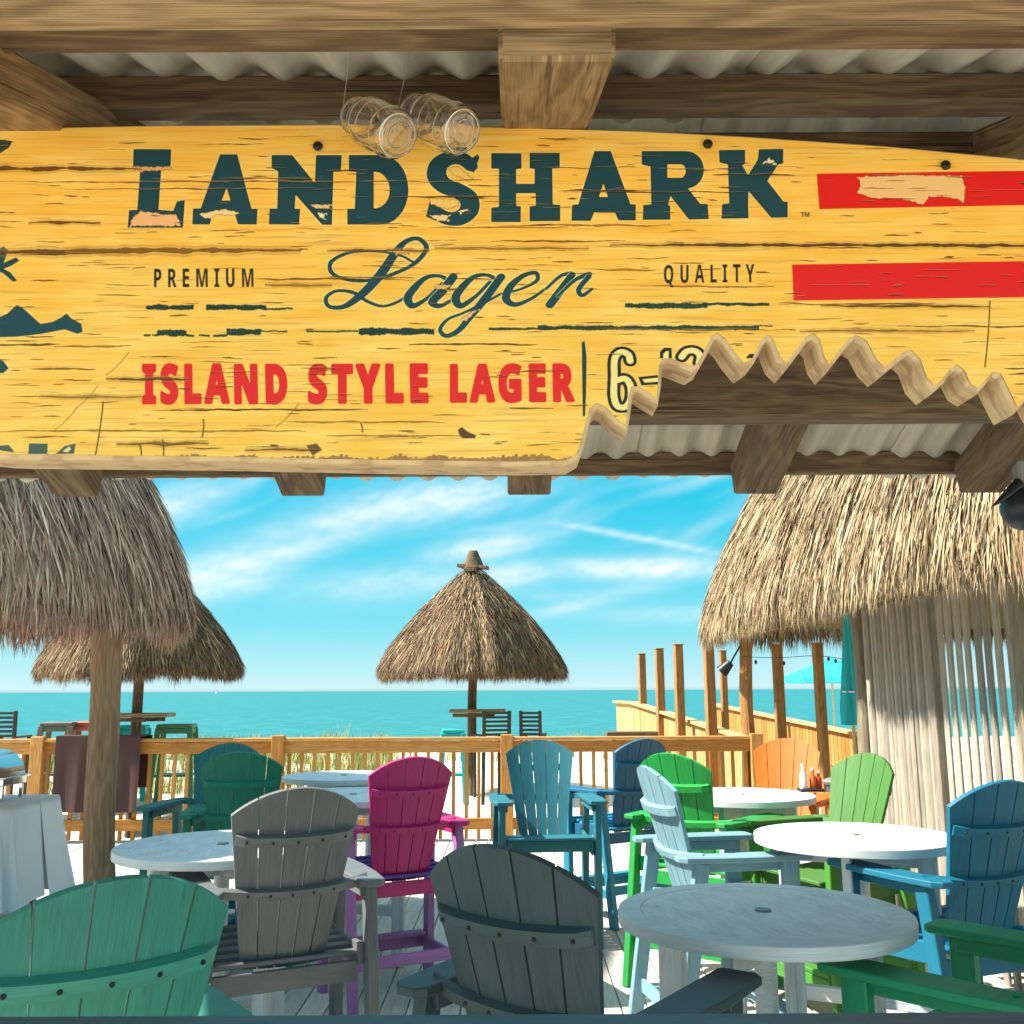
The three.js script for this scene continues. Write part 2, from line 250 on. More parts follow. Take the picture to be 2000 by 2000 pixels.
// ================================================================ THE SIGN
const SZ = -1.55;
{
  const t = thing('surfboard_sign', 'weathered yellow surfboard beer sign with a bite torn out of its lower edge', 'sign');
  const S = (px, py) => { const p = onZ(px, py, SZ); return [p.x, p.y]; };
  const top = [[-760, 640], [-690, 470], [-520, 350], [-300, 288], [0, 257], [300, 251], [650, 249], [1000, 254], [1250, 262], [1430, 271], [1725, 291], [2000, 317], [2250, 352], [2480, 420], [2600, 520], [2640, 620]];
  const bot = [[2600, 740], [2480, 830], [2300, 885], [2110, 905]];
  const bite = [[2085, 858], [2056, 812], [2030, 765], [2008, 765], [1983, 797], [1968, 765], [1952, 733], [1935, 728], [1920, 745], [1906, 760], [1893, 752], [1880, 725], [1866, 714], [1853, 722], [1838, 742], [1823, 756], [1808, 740], [1794, 702], [1776, 685], [1762, 690], [1744, 705], [1725, 720], [1710, 705], [1690, 668], [1670, 657], [1655, 663], [1634, 690], [1617, 715], [1608, 700], [1600, 668], [1588, 654], [1572, 660], [1550, 690], [1534, 712], [1522, 700], [1508, 664], [1496, 656], [1483, 671], [1467, 703], [1452, 713], [1433, 690], [1415, 664], [1400, 653], [1389, 658], [1374, 688], [1361, 711], [1350, 718], [1330, 710], [1309, 702], [1293, 702], [1286, 716], [1284, 749], [1281, 780], [1265, 768], [1248, 757], [1232, 757], [1227, 775], [1224, 803], [1221, 833], [1204, 820], [1183, 797], [1165, 789], [1151, 800], [1141, 836], [1133, 868], [1124, 890]];
  const bot2 = [[1105, 901], [1000, 903], [700, 899], [400, 893], [0, 889], [-300, 862], [-520, 812], [-690, 730]];
  const pts = [...top, ...bot, ...bite, ...bot2].map(([x, y]) => new THREE.Vector2(...S(x, y)));
  const shape = new THREE.Shape(pts);
  const g = new THREE.ExtrudeGeometry(shape, { depth: 0.062, bevelEnabled: true, bevelThickness: 0.01, bevelSize: 0.007, bevelSegments: 3, curveSegments: 4 });
  const edge = new THREE.MeshStandardMaterial({ roughness: 0.7, map: dataTex(256, 256, (u, v) => { const k = tileN((x, y) => 0.5 + 0.5 * fbm(x * 9, y * 60, 4), u, v), q = tileN((x, y) => smooth(0.05, 0.4, fbm(x * 5 + 9, y * 9, 4)), u, v); return [lerp(0.74, 0.60, q) + 0.12 * k, lerp(0.62, 0.47, q) + 0.12 * k, lerp(0.46, 0.34, q) + 0.1 * k]; }, true, 2, 2) });
  const board = part('board', g, edge, t, [0, 0, SZ - 0.068]);

  // painted face
  const x0 = S(-780, 600)[0], x1 = S(2660, 600)[0], yT = S(700, 240)[1] + 0.005, yB = S(0, 905)[1] - 0.012, CW = 2048, CH = 512 + 256;
  // the left quarter of the board is out of view and repeats nothing: the canvas covers the board from vx0 to vx1
  const vx0 = S(-160, 600)[0], vx1 = S(2160, 600)[0];
  const cv = document.createElement('canvas'), cb = document.createElement('canvas');
  for (const c of [cv, cb]) { c.width = CW; c.height = CH; }
  const C = cv.getContext('2d'), B = cb.getContext('2d');
  const K = (px, py) => { const [x, y] = S(px, py); return [(x - vx0) / (vx1 - vx0) * CW, (yT - y) / (yT - yB) * CH]; };
  const r = rng(77);
  // base paint: yellow with brushy streaks
  const img = C.createImageData(CW, CH);
  for (let j = 0; j < CH; j++) for (let i = 0; i < CW; i++) {
    const a = fbm(i / 420, j / 34, 4), b = fbm(i / 160 + 30, j / 9, 3), c = fbm(i / 260 + 9, j / 190 + 4, 3), o = (j * CW + i) * 4;
    const k = 0.5 * a + 0.35 * b + 0.45 * c;
    const st = smooth(0.22, 0.5, fbm(i / 300 + 70, j / 12 + 20, 4)) * 0.5; img.data[o] = clamp(lerp(250 + 6 * k, 214, st), 0, 255); img.data[o + 1] = clamp(lerp(194 + 26 * k, 152, st), 0, 255); img.data[o + 2] = clamp(lerp(82 + 46 * k, 70, st), 0, 255); img.data[o + 3] = 255;
  }
  C.putImageData(img, 0, 0);
  B.fillStyle = '#c8c8c8'; B.fillRect(0, 0, CW, CH);
  const path = (ctx, list) => { ctx.beginPath(); list.forEach(([x, y], i) => { const q = K(x, y); i ? ctx.lineTo(...q) : ctx.moveTo(...q); }); ctx.closePath(); };
  const fill = (list, col) => { path(C, list); C.fillStyle = col; C.fill(); };
  const halo = (list) => { path(C, list); C.strokeStyle = 'rgba(252,226,140,0.75)'; C.lineWidth = 4; C.stroke(); };
  const GREEN = '#12414a', RED = '#e0170f', PALE = '#f0be7a', BROWN = '#7a4f1c';
  const z7 = (x, y) => [240 + x * 0.2899, 270 + y * 0.2899], z8 = (x, y) => [800 + x * 0.4141, 270 + y * 0.4141], zl = (x, y) => [600 + x * 0.3106, 440 + y * 0.3106], zA = (x, y) => [x * 0.3519, 250 + y * 0.3519];
  const poly = (z, a) => { const o = []; for (let i = 0; i < a.length; i += 2) o.push(z(a[i], a[i + 1])); return o; };
  const letter = (outer, holes = []) => { halo(outer); C.beginPath(); for (const l of [outer, ...holes]) { l.forEach(([x, y], i) => { const q = K(x, y); i ? C.lineTo(...q) : C.moveTo(...q); }); C.closePath(); } C.fillStyle = GREEN; C.fill('evenodd'); C.strokeStyle = '#0b2a2e'; C.lineWidth = 1.6; C.stroke(); };
  const arc = (cx, cy, rx, ry, a0, a1, n = 14) => { const o = []; for (let i = 0; i <= n; i++) { const a = lerp(a0, a1, i / n) * Math.PI / 180; o.push(cx + rx * Math.cos(a), cy + ry * Math.sin(a)); } return o; };
  // L A N D
  letter(poly(z7, [85, 90, 330, 90, 327, 203, 264, 225, 245, 497, 350, 505, 376, 440, 422, 432, 410, 612, 46, 612, 55, 500, 110, 497, 130, 225, 82, 203]));
  letter(poly(z7, [665, 125, 775, 125, 870, 490, 910, 490, 905, 590, 785, 590, 765, 522, 612, 522, 590, 590, 480, 590, 485, 488, 535, 488]), [poly(z7, [707, 335, 738, 435, 668, 435])]);
  letter(poly(z7, [1012, 130, 1145, 130, 1302, 325, 1310, 130, 1475, 130, 1470, 236, 1420, 236, 1410, 592, 1350, 592, 1166, 385, 1160, 490, 1196, 490, 1190, 590, 994, 590, 998, 490, 1050, 490, 1056, 236, 1012, 212]));
  letter(poly(z7, [1530, 130, 1740, 130, ...arc(1745, 360, 178, 230, -88, 88), 1720, 590, 1520, 590, 1520, 490, 1570, 490, 1580, 236, 1530, 236]), [poly(z7, [1690, 236, ...arc(1700, 362, 105, 126, -88, 88), 1690, 488])]);
  // S as a heavy stroke
  const strokeVar = (list, w, col) => { // w: widths per point, photo pixels; Catmull-Rom with round dabs
    const curve = new THREE.CatmullRomCurve3(list.map(([x, y]) => new THREE.Vector3(x, y, 0))), n = list.length * 24; C.fillStyle = col;
    const k = (K(1000, 500)[0] - K(900, 500)[0]) / 100;
    for (let i = 0; i <= n; i++) { const t = i / n, p = curve.getPoint(t), f = t * (w.length - 1), a = Math.floor(f), wd = lerp(w[a], w[Math.min(a + 1, w.length - 1)], f - a), q = K(p.x, p.y); C.beginPath(); C.arc(q[0], q[1], wd * k / 2, 0, 7); C.fill(); }
  };
  const sP = [[292, 142], [252, 108], [190, 104], [140, 135], [130, 190], [165, 232], [230, 258], [280, 295], [280, 350], [235, 385], [175, 385], [118, 352]].map(([x, y]) => z8(x, y));
  const sW = [24, 30, 33, 36, 37, 36, 36, 36, 36, 35, 30, 26];
  strokeVar(sP, sW.map((v) => v + 5), 'rgba(252,226,140,0.6)'); strokeVar(sP, sW.map((v) => v + 1.5), '#0b2a2e'); strokeVar(sP, sW, GREEN);
  fill(poly(z8, [322, 86, 330, 100, 303, 172, 270, 150, 292, 104]), GREEN); fill(poly(z8, [95, 312, 140, 335, 130, 400, 80, 378]), GREEN);
  letter(poly(z8, [388, 82, 525, 82, 525, 150, 500, 154, 500, 226, 592, 226, 592, 152, 568, 150, 568, 80, 705, 80, 705, 148, 670, 150, 672, 322, 707, 325, 707, 396, 568, 398, 568, 332, 598, 328, 596, 266, 500, 266, 500, 330, 522, 332, 522, 402, 388, 402, 388, 338, 424, 334, 424, 152, 388, 150]));
  letter(poly(z8, [872, 72, 945, 72, 1038, 322, 1062, 322, 1062, 394, 985, 394, 968, 356, 868, 356, 850, 396, 765, 396, 768, 325, 797, 322]), [poly(z8, [912, 215, 938, 288, 888, 288])]);
  letter(poly(z8, [1095, 72, 1300, 72, ...arc(1302, 158, 80, 86, -80, 78), 1305, 243, 1366, 320, 1400, 320, 1405, 388, 1315, 390, 1226, 276, 1214, 325, 1224, 328, 1224, 390, 1100, 392, 1102, 326, 1140, 322, 1136, 142, 1095, 132]), [poly(z8, [1210, 130, 1275, 130, ...arc(1276, 164, 26, 34, -88, 88), 1210, 198])]);
  letter(poly(z8, [1458, 68, 1576, 66, 1576, 128, 1562, 136, 1592, 188, 1640, 112, 1645, 64, 1755, 62, 1755, 126, 1732, 132, 1680, 210, 1758, 310, 1776, 310, 1776, 380, 1702, 382, 1592, 252, 1590, 320, 1592, 384, 1470, 386, 1472, 322, 1506, 318, 1500, 132, 1460, 122]));
  // affine text
  const textAt = (str, px, py, w, h, font, col, spacing = 0, slope = 0, heavy = 0) => { // cap-height box at px,py (lower left), total width w, cap height h
    const o = K(px, py), ex = K(px + 10, py + 10 * slope), ey = K(px, py - 10), ax = [(ex[0] - o[0]) / 10, (ex[1] - o[1]) / 10], ay = [(o[0] - ey[0]) / 10, (o[1] - ey[1]) / 10];
    C.save(); C.font = font.replace('SIZE', '100px'); C.fillStyle = col;
    const cap = 71.5, sy = h / cap; let tot = 0; for (const ch of str) tot += C.measureText(ch).width; tot += spacing * 100 * (str.length - 1); const sx = w / tot; let x = 0;
    for (const ch of str) { C.setTransform(ax[0] * sx, ax[1] * sx, ay[0] * sy, ay[1] * sy, o[0] + ax[0] * x * sx, o[1] + ax[1] * x * sx); C.fillText(ch, 0, 0); if (heavy) { C.strokeStyle = col; C.lineWidth = heavy; C.lineJoin = 'round'; C.strokeText(ch, 0, 0); } x += C.measureText(ch).width + spacing * 100; }
    C.restore(); C.setTransform(1, 0, 0, 1, 0, 0);
  };
  textAt('TM', 1562, 427, 18, 9, 'bold SIZE sans-serif', '#222');
  textAt('PREMIUM', 301, 564, 199, 36, 'bold SIZE sans-serif', '#1d1d1a', 0.30, -0.004);
  textAt('QUALITY', 1294, 556, 178, 35, 'bold SIZE sans-serif', '#1d1d1a', 0.34, -0.012);
  textAt('ISLAND', 281, 788, 284, 71, 'bold SIZE sans-serif', RED, 0.13, -0.004, 9);
  textAt('STYLE', 603, 787, 236, 70, 'bold SIZE sans-serif', RED, 0.13, -0.006, 9);
  textAt('LAGER', 876, 785, 243, 68, 'bold SIZE sans-serif', RED, 0.13, -0.006, 9);
  // script word
  const SC = '#12414a';
  const sc = (pairs, w) => { const l = []; for (let i = 0; i < pairs.length; i += 2) l.push(zl(pairs[i], pairs[i + 1])); strokeVar(l, w.map((v) => v * 0.3106 + 3), 'rgba(252,226,140,0.5)'); strokeVar(l, w.map((v) => v * 0.3106), SC); };
  sc([665, 240, 600, 205, 430, 172, 250, 188, 150, 250, 160, 310, 280, 355, 420, 352, 560, 310, 690, 240, 752, 150, 700, 95, 620, 115, 550, 195, 460, 325, 340, 450, 230, 522, 140, 518, 122, 470, 180, 425, 290, 432, 390, 492, 480, 518, 570, 492, 650, 440], [16, 18, 22, 24, 26, 26, 26, 26, 26, 28, 32, 30, 36, 56, 64, 56, 36, 26, 24, 22, 26, 22, 20, 20, 20]);
  sc([880, 350, 840, 330, 760, 335, 680, 400, 635, 470, 660, 515, 740, 480, 850, 375], [26, 24, 30, 48, 54, 44, 24, 20]); sc([920, 335, 850, 425, 790, 495, 830, 518, 910, 480], [56, 58, 54, 30, 20]);
  sc([1180, 345, 1140, 325, 1060, 330, 980, 395, 935, 470, 960, 515, 1050, 465, 1150, 365], [26, 24, 30, 48, 54, 44, 24, 20]); sc([1220, 335, 1120, 470, 1030, 580, 940, 680, 870, 703, 838, 668, 880, 605, 980, 562, 1100, 505, 1220, 440], [52, 54, 44, 36, 30, 24, 20, 18, 18, 18]);
  sc([1230, 440, 1350, 408, 1448, 350, 1440, 312, 1370, 322, 1275, 400, 1252, 475, 1300, 508, 1400, 475, 1510, 400], [16, 18, 24, 28, 32, 48, 50, 36, 22, 18]);
  sc([1500, 410, 1600, 325, 1660, 312], [18, 22, 32]); sc([1665, 320, 1590, 425, 1525, 510], [44, 54, 54]); sc([1575, 455, 1690, 350, 1770, 318], [18, 24, 40]); sc([1770, 330, 1705, 420, 1725, 450, 1790, 410], [34, 32, 26, 18]);
  // brushed rules
  const rule = (xa, xb, y, h, gaps = []) => { for (let x = xa; x < xb; x += 2) { if (gaps.some(([a, b]) => x > a && x < b)) continue; const w = h * clamp(0.85 + 0.25 * n2(x * 0.02, y) + 0.22 * n2(x * 0.21, y), 0.2, 1.2), dy = 1.1 * n2(x * 0.03, y + 5) + 0.6 * n2(x * 0.3, y + 9); const a = K(x, y + dy - w / 2), b = K(x + 2.6, y + dy + w / 2); C.fillStyle = '#12352f'; C.fillRect(a[0], a[1], b[0] - a[0], b[1] - a[1]); } };
  rule(288, 420, 603, 11, [[378, 405]]); rule(405, 520, 603, 10); rule(515, 572, 606, 4); rule(310, 365, 653, 12); rule(445, 510, 651, 12); rule(365, 445, 658, 4, [[380, 390], [410, 418]]); rule(510, 700, 650, 3, [[560, 600]]); rule(702, 848, 650, 14); rule(955, 1070, 645, 5); rule(1050, 1480, 643, 9); rule(1470, 1505, 640, 3); rule(1220, 1380, 600, 11); rule(1370, 1500, 597, 6); rule(284, 312, 657, 4, [[295, 300]]);
  fill([[1136, 672], [1141, 668], [1145, 700], [1144, 770], [1142, 815], [1138, 815], [1137, 760]], '#12352f');
  // inline numerals
  const inline = (l) => { for (const [w, c] of [[25, '#1b1a14'], [13, '#f6d987']]) strokeVar(l, l.map(() => w), c); };
  inline([[1230, 708], [1226, 695], [1212, 690], [1201, 700], [1199, 740], [1199, 780], [1206, 796], [1220, 797], [1230, 785], [1230, 755], [1220, 742], [1205, 745]]);
  fill([[1246, 739], [1284, 735], [1284, 753], [1252, 755]], '#1b1a14'); fill([[1253, 743], [1284, 740], [1284, 748], [1258, 750]], '#f6d987');
  fill([[1288, 690], [1296, 682], [1310, 682], [1311, 702], [1288, 702]], '#1b1a14'); fill([[1294, 694], [1300, 688], [1305, 688], [1305, 704], [1294, 704]], '#f6d987');
  inline([[1330, 700], [1340, 689], [1356, 688], [1366, 698], [1364, 712]]); fill([[1455, 702], [1462, 694], [1472, 694], [1470, 702]], '#1b1a14');
  // red bars
  fill([[1593, 343], [2110, 336], [2110, 402], [1598, 412]], RED); fill([[1545, 520], [2160, 511], [2160, 581], [1548, 590]], RED);
  const rough = (list) => { const o = []; list.forEach(([x, y], i) => { const [x2, y2] = list[(i + 1) % list.length], L = Math.hypot(x2 - x, y2 - y), n = Math.max(1, Math.round(L / 3)); for (let q = 0; q < n; q++) { const t = q / n, a = lerp(x, x2, t), b = lerp(y, y2, t); o.push([a + 2.2 * n2(a * 0.13, b * 0.13) + 1.0 * n2(a * 0.5, b * 0.5 + 9), b + 1.8 * n2(a * 0.13 + 40, b * 0.13) + 0.9 * n2(a * 0.5 + 20, b * 0.5)]); } }); return o; };
  const patch = (list, col = PALE) => { const l = rough(list); fill(l, col); path(C, l); C.strokeStyle = 'rgba(96,62,22,0.55)'; C.lineWidth = 1.2; C.stroke(); for (let q = 0; q < 7; q++) { const a = list[Math.floor(r() * list.length)]; const w = 2 + 3 * r(); fill(rough([[a[0], a[1]], [a[0] + w, a[1] - 1], [a[0] + w, a[1] + 1.5], [a[0], a[1] + 2]]), col); } };
  patch([[1673, 349], [1760, 345], [1877, 347], [1882, 372], [1879, 402], [1868, 392], [1846, 388], [1812, 388], [1800, 404], [1760, 392], [1700, 390], [1672, 380], [1678, 362]]);
  // island and palm motif cut by the frame
  fill(poly(zA, [-300, 1130, -200, 1080, -90, 1000, -40, 1040, 0, 1062, 50, 1040, 105, 990, 140, 1010, 235, 1096, 300, 1085, 350, 1060, 380, 1038, 400, 1062, 460, 1095, 468, 1138, 440, 1150, 370, 1125, 230, 1152, 100, 1166, 0, 1168, -300, 1168]), GREEN);
  fill(poly(zA, [-10, 690, 30, 668, 60, 690, 20, 705, 48, 710, 30, 760, 60, 745, 100, 728, 118, 745, 70, 775, 30, 790, 70, 812, 104, 855, 84, 862, 30, 815, -10, 800]), GREEN); fill(poly(zA, [-10, 75, 40, 78, 80, 85, 60, 120, 20, 145, -10, 170]), '#2d3d33'); fill(poly(zA, [-60, 1300, -10, 1290, 30, 1302, 58, 1340, 30, 1366, -60, 1372]), GREEN);
  fill(poly(zA, [-10, 1768, 60, 1765, 92, 1805, 60, 1802, -10, 1790]), '#4a5648'); fill(poly(zA, [172, 1756, 275, 1758, 272, 1814, 168, 1814]), '#45564c'); fill(poly(zA, [320, 1814, 370, 1770, 430, 1758, 420, 1812]), '#45564c'); fill(poly(zA, [355, 1800, 395, 1772, 405, 1790, 385, 1806]), '#e8c98a');
  // peeled paint
  patch(poly(z7, [60, 602, 74, 545, 130, 506, 240, 515, 262, 527, 370, 522, 396, 602]), '#f2b676'); patch(poly(z7, [80, 205, 330, 203, 335, 222, 262, 232, 130, 232, 90, 222]), '#e0a662');
  patch(poly(z7, [528, 520, 600, 508, 690, 490, 795, 516, 770, 528, 640, 530, 600, 548, 560, 552]), '#f4cf8e'); patch(poly(z7, [1260, 460, 1405, 460, 1400, 488, 1300, 482]), '#eebf80'); patch(poly(z7, [1320, 512, 1365, 520, 1360, 556, 1330, 548]), '#f4e2b0');
  patch(poly(z8, [178, 150, 225, 142, 300, 200, 285, 215, 210, 180]), '#f3c465'); patch(poly(z8, [90, 290, 225, 300, 235, 325, 180, 345, 100, 318]), '#f3c465'); patch(poly(z8, [100, 372, 185, 370, 180, 396, 130, 398]), '#f5cf8c'); patch(poly(z8, [232, 352, 282, 336, 276, 350, 236, 362]), '#f7dc96'); patch(poly(z8, [1660, 125, 1690, 105, 1716, 118, 1712, 128]), '#f5e2a4');
  patch(poly(zl, [1040, 545, 1075, 540, 1000, 610, 975, 600]), '#eeb377'); patch(poly(zl, [800, 385, 900, 385, 880, 415, 815, 410]), '#e3ae5c'); patch(poly(zl, [540, 170, 660, 155, 640, 190, 560, 195]), '#d9a050');
  // cracks in the paint, all along the board
  const crack = (px, py, len, th, dark, wob = 1) => {
    const n = Math.max(5, Math.round(len / 7)), up = [], dn = []; let seed = r() * 100;
    for (let i = 0; i <= n; i++) { const t = i / n, x = px + len * t, y = py + wob * (1.6 * n2(seed + len * t * 0.012, py) + 0.5 * n2(seed + len * t * 0.06, py)), w = th * Math.pow(Math.sin(Math.PI * clamp(t, 0.02, 0.98)), 0.5) * clamp(0.7 + 0.4 * n2(seed + len * t * 0.021, 3.3) + 0.25 * n2(seed + len * t * 0.17, 8.1), 0.15, 1.2); up.push([x, y - w / 2]); dn.unshift([x, y + w / 2]); }
    if (th > 5.5) { C.save(); C.globalAlpha = 0.4; path(C, [...up.map(([x, y]) => [x, y - th * 0.35 - 1]), ...dn.map(([x, y]) => [x, y + th * 0.45 + 1.5])]); C.fillStyle = '#b5822f'; C.fill(); C.restore(); }
    path(C, [...up, ...dn]); C.fillStyle = dark; C.fill(); path(B, [...up, ...dn]); B.fillStyle = '#303030'; B.fill();
  };
  const tones = ['rgba(120,78,26,0.85)', 'rgba(96,60,20,0.9)', 'rgba(150,100,36,0.7)', 'rgba(84,50,16,0.92)', 'rgba(170,116,44,0.6)'];
  for (const [x, y, l, w] of [[-140, 333, 420, 9], [0, 358, 900, 4], [120, 372, 520, 3], [-60, 495, 320, 11], [130, 492, 460, 13], [640, 492, 200, 6], [850, 488, 300, 6], [1190, 482, 960, 8], [960, 474, 260, 4], [840, 447, 270, 4], [980, 443, 330, 5], [60, 438, 140, 6], [-20, 675, 140, 5], [110, 678, 150, 5], [60, 723, 130, 4], [210, 742, 160, 7], [80, 777, 200, 6], [0, 843, 600, 5], [560, 826, 310, 5], [300, 802, 420, 4], [230, 868, 180, 7], [480, 880, 150, 8], [640, 852, 280, 5], [1200, 646, 350, 4], [1560, 648, 340, 6], [1750, 640, 300, 4], [1520, 596, 300, 4], [1600, 600, 330, 6], [800, 675, 250, 5], [500, 548, 220, 5], [520, 560, 130, 6], [1250, 562, 260, 5], [1160, 530, 120, 5], [690, 545, 120, 4], [760, 388, 220, 4], [1090, 376, 180, 4], [1390, 345, 160, 4], [430, 352, 200, 4], [1100, 378, 380, 3]]) crack(x, y, l, w, tones[Math.floor(r() * 4)]);
  for (let k = 0; k < 560; k++) { const y = 262 + r() * 620, l = 14 + 110 * r() * r(); crack(-140 + r() * 2260, y, l, 1.2 + 3.4 * r() * r(), tones[Math.floor(r() * 5)]); }
  for (const [x, y, dx, dy] of [[205, 786, -16, 108], [1930, 590, -10, 130], [320, 860, 2, 34], [400, 820, -3, 36], [275, 868, 4, 26], [706, 828, 3, 18]]) { const a = K(x, y), b = K(x + dx * 0.5 + 3, y + dy * 0.5), c = K(x + dx, y + dy); for (const [q, col] of [[C, '#6f4716'], [B, '#202020']]) { q.beginPath(); q.moveTo(...a); q.quadraticCurveTo(...b, ...c); q.lineWidth = 2; q.strokeStyle = col; q.stroke(); } }
  for (const [x, y, q] of [[150, 800, -1], [110, 842, -1], [210, 735, -1], [540, 836, -1]]) { const a = K(x, y), b = K(x + 45, y - 45), c = K(x + 20, y - 12); C.beginPath(); C.moveTo(...a); C.quadraticCurveTo(...c, ...b); C.lineWidth = 1.5; C.strokeStyle = 'rgba(150,104,40,0.8)'; C.stroke(); }
  // chipped lower edge: bare wood showing
  for (let x = -140; x < 1120; x += 5) { const h = 4 + 9 * clamp(0.5 + 0.8 * n2(x * 0.012, 4)) + 4 * n2(x * 0.09, 8); fill([[x, 905], [x, 903 - h * 0.9 - 2], [x + 6, 903 - h * 0.9 - 2], [x + 6, 905]], r() < 0.5 ? '#a9783f' : '#9a6c3a'); }
  fill([[895, 842], [902, 836], [915, 846], [930, 852], [928, 858], [905, 858], [898, 852]], '#5a3a18'); fill([[600, 872], [620, 868], [630, 880], [612, 892]], '#6d4a26');
  const tex = new THREE.CanvasTexture(cv); tex.colorSpace = THREE.SRGBColorSpace; const bt = new THREE.CanvasTexture(cb);
  for (const q of [tex, bt]) { q.wrapS = q.wrapT = THREE.ClampToEdgeWrapping; }
  const fg = new THREE.ShapeGeometry(shape), pa = fg.attributes.position, ua = fg.attributes.uv;
  for (let i = 0; i < pa.count; i++) ua.setXY(i, (pa.getX(i) - vx0) / (vx1 - vx0), (pa.getY(i) - yB) / (yT - yB));
  part('painted_face', fg, new THREE.MeshStandardMaterial({ map: tex, bumpMap: bt, bumpScale: 0.002, roughness: 0.5 }), t, [0, 0, SZ + 0.0065]);
  for (const [px, py] of [[623, 292], [1380, 288], [1842, 329], [-380, 340]]) { const [x, y] = S(px, py); part('bolt', new THREE.SphereGeometry(0.0085, 10, 8).scale(1, 1, 0.6), M.screw, t, [x, y, SZ + 0.011]); }
  for (const x of [-0.84, RX, 1.1]) part('hanger', bar(0.03, 0.2, 0.012, 0.002), M.greyMetal, t, [x, 2.63, SZ - 0.115]);
}

// ================================================================ THATCH
// rounded hip roof: eave half sizes hx, hz (hx <= hz), ring exponent n; blades laid down the slope, a fringe at the eave
function thatchRoof(o) {
  const { hx, hz, n = 4, eave, H, bell = 0.22, blades, len = [0.28, 0.5], width = [0.012, 0.024], palette, seed = 1, face = null, parent, fringe = 1, lift = 0.05, sag = 0.02, tone = 1 } = o;
  const r = rng(seed), se = (a) => { const c = Math.cos(a), s = Math.sin(a); return [Math.sign(c) * Math.pow(Math.abs(c), 2 / n), Math.sign(s) * Math.pow(Math.abs(s), 2 / n)]; };
  const drop = (t) => { t = clamp(t, -0.1, 1); return t < 0 ? -0.2 * -t : bell * t + (1 - bell) * Math.pow(t, 1.65); };
  const at = (a, t) => { const [cx, cz] = se(a), q = drop(t), wob = 1 + 0.014 * Math.sin(a * 9 + seed) + 0.012 * Math.sin(a * 17 + 2 * seed); return new THREE.Vector3(cx * hx * (1 - q) * wob, eave + H * t + (1 - clamp(t)) * sag * (Math.sin(a * 7 + seed * 3) + 0.6 * Math.sin(a * 15 + seed)), cz * (hz - hx * q) * wob); };
  // perimeter table
  const N = 720, acc = [0]; let prev = at(0, 0); for (let i = 1; i <= N; i++) { const p = at(i / N * 2 * Math.PI, 0); acc.push(acc[i - 1] + p.distanceTo(prev)); prev = p; }
  const angle = (s) => { let lo = 0, hi = N; const v = s * acc[N]; while (hi - lo > 1) { const m = (lo + hi) >> 1; acc[m] < v ? lo = m : hi = m; } return (lo + (v - acc[lo]) / (acc[hi] - acc[lo] || 1)) / N * 2 * Math.PI; };
  // solid underlay
  { const P = [], U = [], I = [], A = 96, T = 12; for (let j = 0; j <= T; j++) for (let i = 0; i <= A; i++) { const p = at(i / A * 2 * Math.PI, j / T); P.push(p.x, p.y - 0.06, p.z); U.push(i / A * 8, j / T * 3); }
    for (let j = 0; j < T; j++) for (let i = 0; i < A; i++) { const a = j * (A + 1) + i, b = a + A + 1; I.push(a, b, a + 1, a + 1, b, b + 1); }
    const g = new THREE.BufferGeometry(); g.setAttribute('position', new THREE.Float32BufferAttribute(P, 3)); g.setAttribute('uv', new THREE.Float32BufferAttribute(U, 2)); g.setIndex(I); g.computeVertexNormals();
    part('thatch_underlay', g, o.under, parent); }
  const P = [], U = [], C = [], cols = palette.map((h) => lin(h).multiplyScalar(tone)), v = new THREE.Vector3();
  const up = new THREE.Vector3(0, 1, 0);
  let made = 0, guard = 0;
  while (made < blades && guard++ < blades * 6) {
    const isF = r() < 0.13 * fringe, t = isF ? -0.02 + 0.05 * r() : Math.pow(r(), 1.25) * 0.985, s = r(), a = angle(s);
    if (r() > (hx * (1 - t) * 2 + 0.0 + (hz - hx * t) * 2) / (2 * hx + 2 * hz) && !isF) continue;
    const p = at(a, Math.max(t, 0)), below = at(a, Math.max(t, 0) - 0.03), side = at(a + 0.01, Math.max(t, 0));
    const down = below.sub(p).normalize(), across = side.sub(p).normalize(), nor = new THREE.Vector3().crossVectors(across, down); if (nor.y < 0) nor.negate(); nor.normalize();
    if (face && face(nor, p) < r()) continue;
    const L = lerp(len[0], len[1], r()) * (isF ? 0.75 : 1), w = lerp(width[0], width[1], r()), j = (r() + r() - 1) * 0.85, base = cols[Math.floor(r() * cols.length)], b = 0.72 + 0.5 * r();
    const dir = down.clone().addScaledVector(across, j * 0.55).addScaledVector(nor, (r() - 0.35) * 0.22).normalize();
    const p0 = p.clone().addScaledVector(nor, -0.02 + r() * lift), p1 = p0.clone().addScaledVector(dir, L * 0.55), p2 = p0.clone().addScaledVector(dir, L); p2.y -= isF ? L * (0.2 + 0.3 * r()) : L * 0.05; if (isF) { p1.y -= L * 0.1; const ox = nor.clone().setY(0).normalize(); p2.addScaledVector(ox, -L * 0.22 * r()); }
    const sx = across.clone().addScaledVector(nor, (r() - 0.5) * 1.1).normalize().multiplyScalar(w / 2);
    const q = [[p0, -0.8], [p0, 0.8], [p1, -1], [p1, 1], [p2, 0]].map(([c, k]) => v.copy(c).addScaledVector(sx, k).toArray());
    for (const k of [0, 1, 2, 2, 1, 3, 2, 3, 4]) { P.push(...q[k]); U.push(0, 0); C.push(base.r * b, base.g * b, base.b * b); }
    made++;
  }
  const g = fromTris(P, U, C), th = part('thatch', g, M.thatch, parent); th.userData.kind = 'stuff';
  return at;
}
M.thatch = new THREE.MeshStandardMaterial({ vertexColors: true, roughness: 0.85 });
